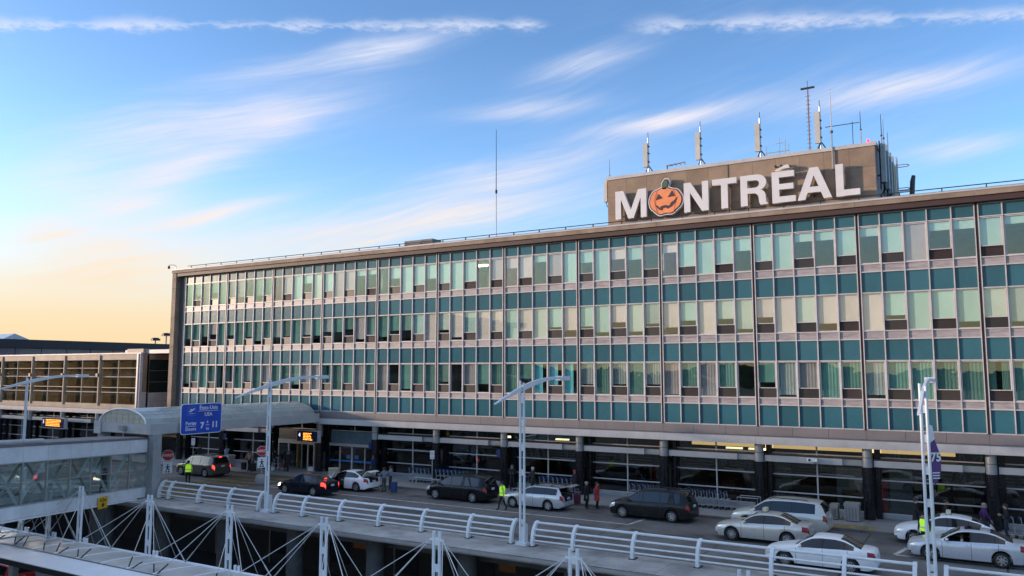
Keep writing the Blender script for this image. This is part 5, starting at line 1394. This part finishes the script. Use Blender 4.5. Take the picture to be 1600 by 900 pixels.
person('officer in lime jacket pointing, near the stop sign by the canopy', -53.2, 40.6, rad(150), 1.75, LIME, (.012, .012, .016), 'point', vest=True, cap=(.012, .012, .02), z=0)
person('officer in lime jacket walking between the black minivan and the silver estate car', -26.5, 43.0, rad(200), 1.75, LIME, (.012, .012, .016), 'walk', vest=True, cap=(.012, .012, .02), z=0)
person('officer in lime vest behind the right lamp post', -3.3, 44.1, rad(250), 1.75, (.02, .02, .025), (.012, .012, .016), 'stand', vest=True, cap=(.012, .012, .02), z=0)
person('man in grey loading the open boot of the white sedan', -37.55, 44.95, rad(170), 1.74, (.20, .22, .25), (.06, .065, .07), 'lift', hair=(.02, .015, .01), z=0)
person('person bending behind the raised boot lid of the white sedan', -37.9, 46.1, rad(200), 1.72, (.22, .28, .36), (.03, .03, .04), 'lift', z=0)
person('person in a long black coat beside the woman in red', -22.25, 46.1, rad(10), 1.68, (.010, .010, .012), (.012, .012, .014), 'stand', hair=(.25, .24, .22), coat=.52, z=0)
person('woman in a long red coat behind the silver estate car', -21.65, 46.35, rad(20), 1.66, (.42, .03, .035), (.012, .012, .014), 'hold', hair=(.03, .015, .012), coat=.55, z=0)
person('man in black standing against the black column', -29.6, 49.35, rad(-70), 1.80, (.012, .012, .014), (.012, .012, .014), 'hold', hair=(.10, .09, .08))
person('grey-haired man in dark jacket pushing a luggage cart', -27.9, 49.3, rad(180), 1.76, (.05, .05, .05), (.03, .03, .03), 'push', hair=(.45, .44, .42))
person('person in a red cap by the luggage carts', -25.0, 50.0, rad(160), 1.66, (.03, .03, .05), (.03, .03, .04), 'stand', cap=(.40, .03, .04))
person('traveller in a dusty pink top with dark bags', -54.5, 47.6, rad(-80), 1.72, (.36, .20, .17), (.012, .012, .014), 'walk', sk=skin_d)
person('person in dark clothes in the open doorway', -51.4, 49.0, rad(-60), 1.70, (.02, .02, .025), (.02, .02, .025), 'walk')
person('person in a black hooded coat with cart by the doorway', -53.2, 49.2, rad(0), 1.70, (.012, .012, .013), (.012, .012, .014), 'push', coat=.75)
person('person in a navy top beside the glass doors', -42.8, 49.9, rad(180), 1.74, (.02, .03, .12), (.03, .03, .03), 'stand')
person('person in a dark top behind the brake-lit minivan', -62.0, 48.4, rad(180), 1.72, (.02, .02, .03), (.02, .02, .02), 'push')
person('person in a pale blue shirt left of the brake-lit minivan', -59.3, 49.2, rad(180), 1.72, (.25, .33, .45), (.02, .02, .03), 'walk')
person('person in a long dark coat left of the right lamp post', -3.95, 47.8, rad(0), 1.74, (.012, .012, .015), (.02, .02, .03), 'walk', coat=.5)
person('man in black jacket with white collar right of the right lamp post', -2.55, 48.0, rad(0), 1.76, (.014, .014, .016), (.014, .014, .016), 'walk')
person('person in a purple top walking past the white hatchback taxi', -.85, 48.5, rad(10), 1.66, (.07, .02, .14), (.02, .02, .025), 'walk', hair=(.25, .14, .06))
person('person in black behind the white hatchback taxi', .10, 47.9, rad(190), 1.78, (.012, .012, .013), (.02, .025, .04), 'hold', bulk=1.1)
person('driver in a white shirt at the wheel of the light silver sedan', -1.65, 42.2, rad(180), 1.55, (.55, .55, .55), (.05, .05, .06), 'push', hair=(.03, .02, .015), z=-.30, sk=skin_d, seat=True)
person('person walking inside the glazed footbridge', *bp_(3.0, -1.0, 0)[:2], rad(200), 1.72, (.04, .04, .045), (.03, .03, .03), 'walk', z=.66)

# ---------------------------------------------------------------- luggage carts
cblue = M('cart blue', (.03, .08, .20), .5)
def cart_proto():
    t = thing('luggage_cart', 'cart', 'luggage cart')
    f = MB()
    f.tube([(-.45, -.28, .22), (.45, -.22, .20)], .018, 6); f.tube([(-.45, .28, .22), (.45, .22, .20)], .018, 6); f.tube([(.45, -.22, .20), (.45, .22, .20)], .018, 6)
    for sd in (-1, 1): f.tube([(-.45, sd * .28, .22), (-.52, sd * .28, .98), (-.60, sd * .28, 1.02)], .018, 6); f.tube([(-.5, sd * .28, .6), (-.30, sd * .26, .62)], .015, 6)
    for xx in (-.2, .0, .2): f.tube([(xx, -.25, .215), (xx, .25, .215)], .014, 5)
    f.tube([(-.47, -.28, .55), (-.47, .28, .55)], .015, 6)
    f.build('frame', steel, t)
    MB().tube([(-.60, -.30, 1.02), (-.60, .30, 1.02)], .03, 8).build('handle', cblue, t)
    MB().box(-.555, -.515, -.22, .22, .80, .93).build('sign_panel', cblue, t)
    MB().box(-.46, -.25, -.24, .24, .60, .63).build('basket', steel, t)
    for xx, yy in ((-.4, -.28), (-.4, .28), (.38, 0)): MB().lathe([(.07, -.02), (.08, -.01), (.08, .01), (.07, .02)], 10, 'y', at=(xx, yy, .08)).build('wheel', black, t)
    return t
proto = cart_proto(); first = [True]
def cartat(x, y, rz, label, group=None):
    c_ = proto if first[0] else copy_tree(proto); first[0] = False
    c_.location = (x, y, .15); c_.rotation_euler = (0, 0, rz); c_['label'] = label; c_['category'] = 'luggage cart'
    if group: c_['group'] = group
    elif 'group' in c_: del c_['group']
for k in range(11): cartat(-17.6 + k * .36, 49.55, rad(0), 'steel luggage cart nested in the long row left of the beige minivan', 'row of carts at the beige minivan')
for k in range(5): cartat(-38.2 + k * .36, 49.55, rad(0), 'steel luggage cart nested in the row beside the white sedan', 'row of carts at the white sedan')
for k in range(8): cartat(-35.8 + k * .36, 49.7, rad(0), 'steel luggage cart nested in the row behind the black minivan', 'row of carts behind the black minivan')
for k in range(7): cartat(-27.2 + k * .36, 50.2, rad(0), 'steel luggage cart nested in the row behind the silver estate car', 'row of carts behind the estate car')
for k in range(6): cartat(-20.4 + k * .36, 50.1, rad(0), 'steel luggage cart nested in the row behind the charcoal minivan', 'row of carts behind the charcoal minivan')
for k in range(5): cartat(.55 + k * .36, 48.6, rad(0), 'steel luggage cart nested in the row at the right edge', 'row of carts at the right edge')
cartat(-29.0, 49.4, rad(180), 'steel luggage cart pushed by the grey-haired man')
cartat(-52.2, 49.0, rad(10), 'loaded luggage cart at the open doorway'); cartat(-54.2, 49.6, rad(30), 'luggage cart left of the open doorway')
cr_ = thing('cart_corral', 'low steel hoop barrier at the end of the long cart row', 'barrier', (-13.1, 49.55, .15))
for y in (-.4, .4):
    MB().tube([(-.6, y, 0), (-.6, y, .85), (.6, y, .85), (.6, y, 0)], .025, 6).build('hoop', steel, cr_)
MB().tube([(-.6, -.4, .45), (.6, -.4, .45)], .02, 6).build('rail', steel, cr_); MB().tube([(.6, -.4, .85), (.6, .4, .85)], .02, 6).build('rail', steel, cr_)
ro = thing('kerb_rail', 'low horizontal steel rail beside the white sedan', 'rail', (-36.4, 48.3, .15))
MB().tube([(-1.1, 0, .55), (1.3, 0, .5)], .035, 6).build('rail', steel, ro)
for xx in (-.9, 1.1): MB().tube([(xx, 0, 0), (xx, 0, .53)], .035, 6).build('post', steel, ro)

# ---------------------------------------------------------------- bags
def bag(x, y, rz, label, c, w=.42, d=.25, h=.62, z=.15):
    t = thing('suitcase', label, 'suitcase', (x, y, z), rz)
    m = M('bag %.3f %.3f %.3f' % c, c, .6)
    b = MB(); n = 16
    loop = rrect(w, d, .06, 3); vs = []
    for zz, s_ in ((.05, .94), (.09, 1), (h - .05, 1), (h, .92)): vs += [(px_ * s_, py_ * s_, zz) for px_, py_ in loop]
    n = len(loop); fs = [(i * n + j, i * n + (j + 1) % n, (i + 1) * n + (j + 1) % n, (i + 1) * n + j) for i in range(3) for j in range(n)] + [tuple(range(n - 1, -1, -1)), tuple(3 * n + j for j in range(n))]
    b.add(vs, fs).build('shell', m, t)
    for sx in (-1, 1): MB().lathe([(.03, -.012), (.03, .012)], 8, 'y', at=(sx * w * .36, 0, .03)).build('wheel', black, t)
    MB().tube([(-w * .25, -d * .3, h), (-w * .25, -d * .3, h + .3), (w * .25, -d * .3, h + .3), (w * .25, -d * .3, h)], .012, 6).build('handle', steel, t)
bag(-36.95, 45.3, .2, 'tall blue suitcase behind the man in grey', (.02, .05, .16), .45, .28, .72, 0)
bag(-55.5, 47.9, .3, 'black suitcase left of the traveller in pink', (.012, .012, .014)); bag(-55.2, 48.4, .1, 'large black suitcase behind the traveller in pink', (.02, .02, .022), .5, .3, .75)
bag(-53.9, 47.5, .6, 'black suitcase right of the traveller in pink', (.014, .014, .016), .46, .3, .68)
bag(-51.9, 48.9, .2, 'dark red bag on the cart at the doorway', (.10, .02, .03), .5, .3, .45, .42)
bag(-52.6, 48.5, .2, 'white bag at the doorway', (.5, .5, .5), .3, .2, .35)
bag(-23.3, 46.9, .3, 'maroon suitcase behind the silver estate car', (.12, .02, .05), .45, .28, .6)

# ---------------------------------------------------------------- street furniture and signs
def stop_sign(x, y, z, label, h=2.5):
    t = thing('stop_sign', label, 'stop sign', (x, y, z), rad(52))
    MB().cyl(0, 0, 0, h, .035, 8).build('post', steel, t)
    oc = [(.38 * cos(rad(22.5 + 45 * i)), .38 * sin(rad(22.5 + 45 * i))) for i in range(8)]
    R_ = (pi / 2, 0, 0)
    outline('plate', [[(a * 1.06, b_ * 1.06) for a, b_ in oc]], .02, white, t, (0, -.05, h - .3), R_)
    outline('face', [oc], .02, redp, t, (0, -.06, h - .3), R_)
    text('lettering', 'ARRET', .25, sw_, t, (0, -.075, h - .3), R_, .006, .004)
    outline('pedestrian_plate', [rrect(.62, .78, .04)], .02, sw_, t, (0, -.05, h - 1.15), R_)
    outline('pedestrian_figure', [[(-.03, .10), (-.16, -.02), (-.13, -.06), (-.03, .02), (-.05, -.08), (-.14, -.28), (-.08, -.30), (.01, -.12), (.10, -.30), (.16, -.28), (.06, -.06), (.05, .02), (.14, -.04), (.16, .0), (.04, .10)]], .006, black, t, (0, -.064, h - 1.12), R_)
    outline('pedestrian_head', [[(.05 * cos(rad(a)), .05 * sin(rad(a))) for a in range(0, 360, 30)]], .006, black, t, (0, -.064, h - .95), R_)
    outline('arrow', [[(-.2, .0), (.06, .0), (.06, -.04), (.2, .03), (.06, .08), (.06, .05), (-.2, .05)]], .006, black, t, (0, -.064, h - 1.48), R_)
    return t
stop_sign(-50.6, 36.9, 0.0, 'stop sign with pedestrian plate at the railing start', 2.9)
stop_sign(-48.1, 43.2, .75, 'stop sign with pedestrian plate on the concrete block', 2.05)
bk = thing('concrete_block', 'rounded concrete block carrying the stop sign', 'bollard', (-48.1, 43.2, 0))
MB().lathe([(.42, 0), (.46, .1), (.44, .5), (.36, .72), (.2, .78)], 16).build('block', concrete, bk, True)
br_ = thing('barrel', 'cream barrel bollard in front of the sliding doors', 'bollard', (-45.4, 48.2, .15))
crm = M('cream barrel', (.46, .40, .31), .7); MB().lathe([(.42, 0), (.45, .08), (.45, .32)], 18).build('drum', crm, br_, True); MB().lathe([(.455, .33), (.44, .36), (.44, .62), (.46, .66), (.46, .74), (.30, .76)], 18).build('lid', crm, br_, True)
def pole_sign(x, y, label, h=2.3):
    t = thing('kerb_sign', label, 'sign', (x, y, .15), rad(30)); MB().cyl(0, 0, 0, h, .035, 8).build('post', steel, t)
    outline('plate', [rrect(.32, .62, .03)], .015, sw_, t, (0, -.05, h - .3), (pi / 2, 0, 0))
    outline('mark', [[(.1 * cos(rad(a)), .1 * sin(rad(a))) for a in range(0, 360, 20)], [(.075 * cos(rad(a)), .075 * sin(rad(a))) for a in range(0, 360, 20)]], .006, redp, t, (0, -.062, h - .2), (pi / 2, 0, 0))
    MB().box(-.1, .1, -.064, -.06, h - .5, h - .47).build('text_line', black, t)
pole_sign(-36.2, 48.8, 'white parking sign on a pole left of the black minivan', 2.5)
pole_sign(-60.9, 46.9, 'white parking sign on a pole behind the canopy column', 2.5)
def bin_(x, y, label, w=.75, h=1.0):
    t = thing('litter_bin', label, 'litter bin', (x, y, .15)); bm_ = M('bin grey', (.30, .29, .27), .7, 0, .12)
    MB().box(-w / 2, w / 2, -.35, .35, .05, h - .18).build('body', bm_, t); MB().box(-w / 2 - .03, w / 2 + .03, -.38, .38, h - .17, h).build('lid', bm_, t); MB().box(-w / 2 + .05, w / 2 - .05, -.3, .3, 0, .05).build('plinth', black, t)
    for k in range(4): MB().box(-w / 2 + .06 + k * (w - .1) / 4, -w / 2 + .06 + k * (w - .1) / 4 + .09, -.362, -.352, .1, h - .25).build('slat', M('bin slat', (.20, .19, .18), .7), t)
bin_(-7.3, 49.5, 'grey litter bin left of the wide black column'); bin_(-8.25, 49.6, 'small grey ash bin beside the litter bin', .38, .85)
bin_(-58.6, 48.9, 'pale litter bin left of the traveller in pink'); bin_(-61.3, 49.1, 'grey litter bin behind the brake-lit minivan', .7, .95)
def led(x0, x1, z0, z1, y, num, label):
    t = thing('display_sign', label, 'display sign', ((x0 + x1) / 2, y, z0)); w = x1 - x0; h = z1 - z0
    MB().box(-w / 2 - .08, w / 2 + .08, -.05, .3, -.08, h + .08).build('housing', palebeam, t)
    MB().box(-w / 2, w / 2, -.07, -.052, 0, h).build('screen', M('display navy', (.008, .012, .06), .3), t)
    text('number', num, h * .55, M('display white', (.7, .7, .8), .4, emit=(.7, .75, 1), es=.4), t, (-w / 2 + .28, -.075, h * .6), (pi / 2, 0, 0), .006, .004)
    am = M('amber display', (.6, .2, .02), .4, emit=(1.0, .30, .03), es=1.3); Rl = random.Random(int(x0 * 7))
    for r_ in range(5):
        xx = -w / 2 + .72
        while xx < w / 2 - .5 - .4 * Rl.random():
            ww = .10 + .22 * Rl.random(); MB().box(xx, xx + ww, -.078, -.072, h - .2 - r_ * h * .155, h - .2 - r_ * h * .155 + h * .06).build('text_dash', am, t); xx += ww + .07
led(-50.55, -48.25, 2.72, 3.55, 49.2, '4', 'door 4 display sign with amber lettering under the canopy')
led(-89.0, -84.9, 2.5, 3.5, 49.2, '5', 'door 5 display sign with amber lettering on the far left wing')
for x, l in ((bx(3) - .35, 'small blue door sign on the column right of the sliding doors'), (bx(0) + .4, 'small blue sign on the column left of the canopy doors'), (bx(5) - .35, 'small blue sign on the column above the officer')):
    t = thing('blade_sign', l, 'sign', (x, YF - .1, 2.3)); MB().box(-.22, .22, -.04, .0, 0, .55).build('plate', M('blade blue', (.02, .04, .16), .4), t); MB().box(-.03, .03, .0, .1, .2, .3).build('bracket', steel, t)
sc = thing('security_camera', 'white box camera on the service band left of the wide column', 'camera', (-9.45, 50.2, 3.3))
MB().box(-.3, .28, -.28, -.06, -.05, .16).build('housing', white, sc); MB().box(-.05, .05, -.1, .16, -.2, -.05).build('bracket', steel, sc); MB().lathe([(.07, -.34), (.07, -.28)], 10, 'y', at=(-.15, 0, .05)).build('lens', black, sc)
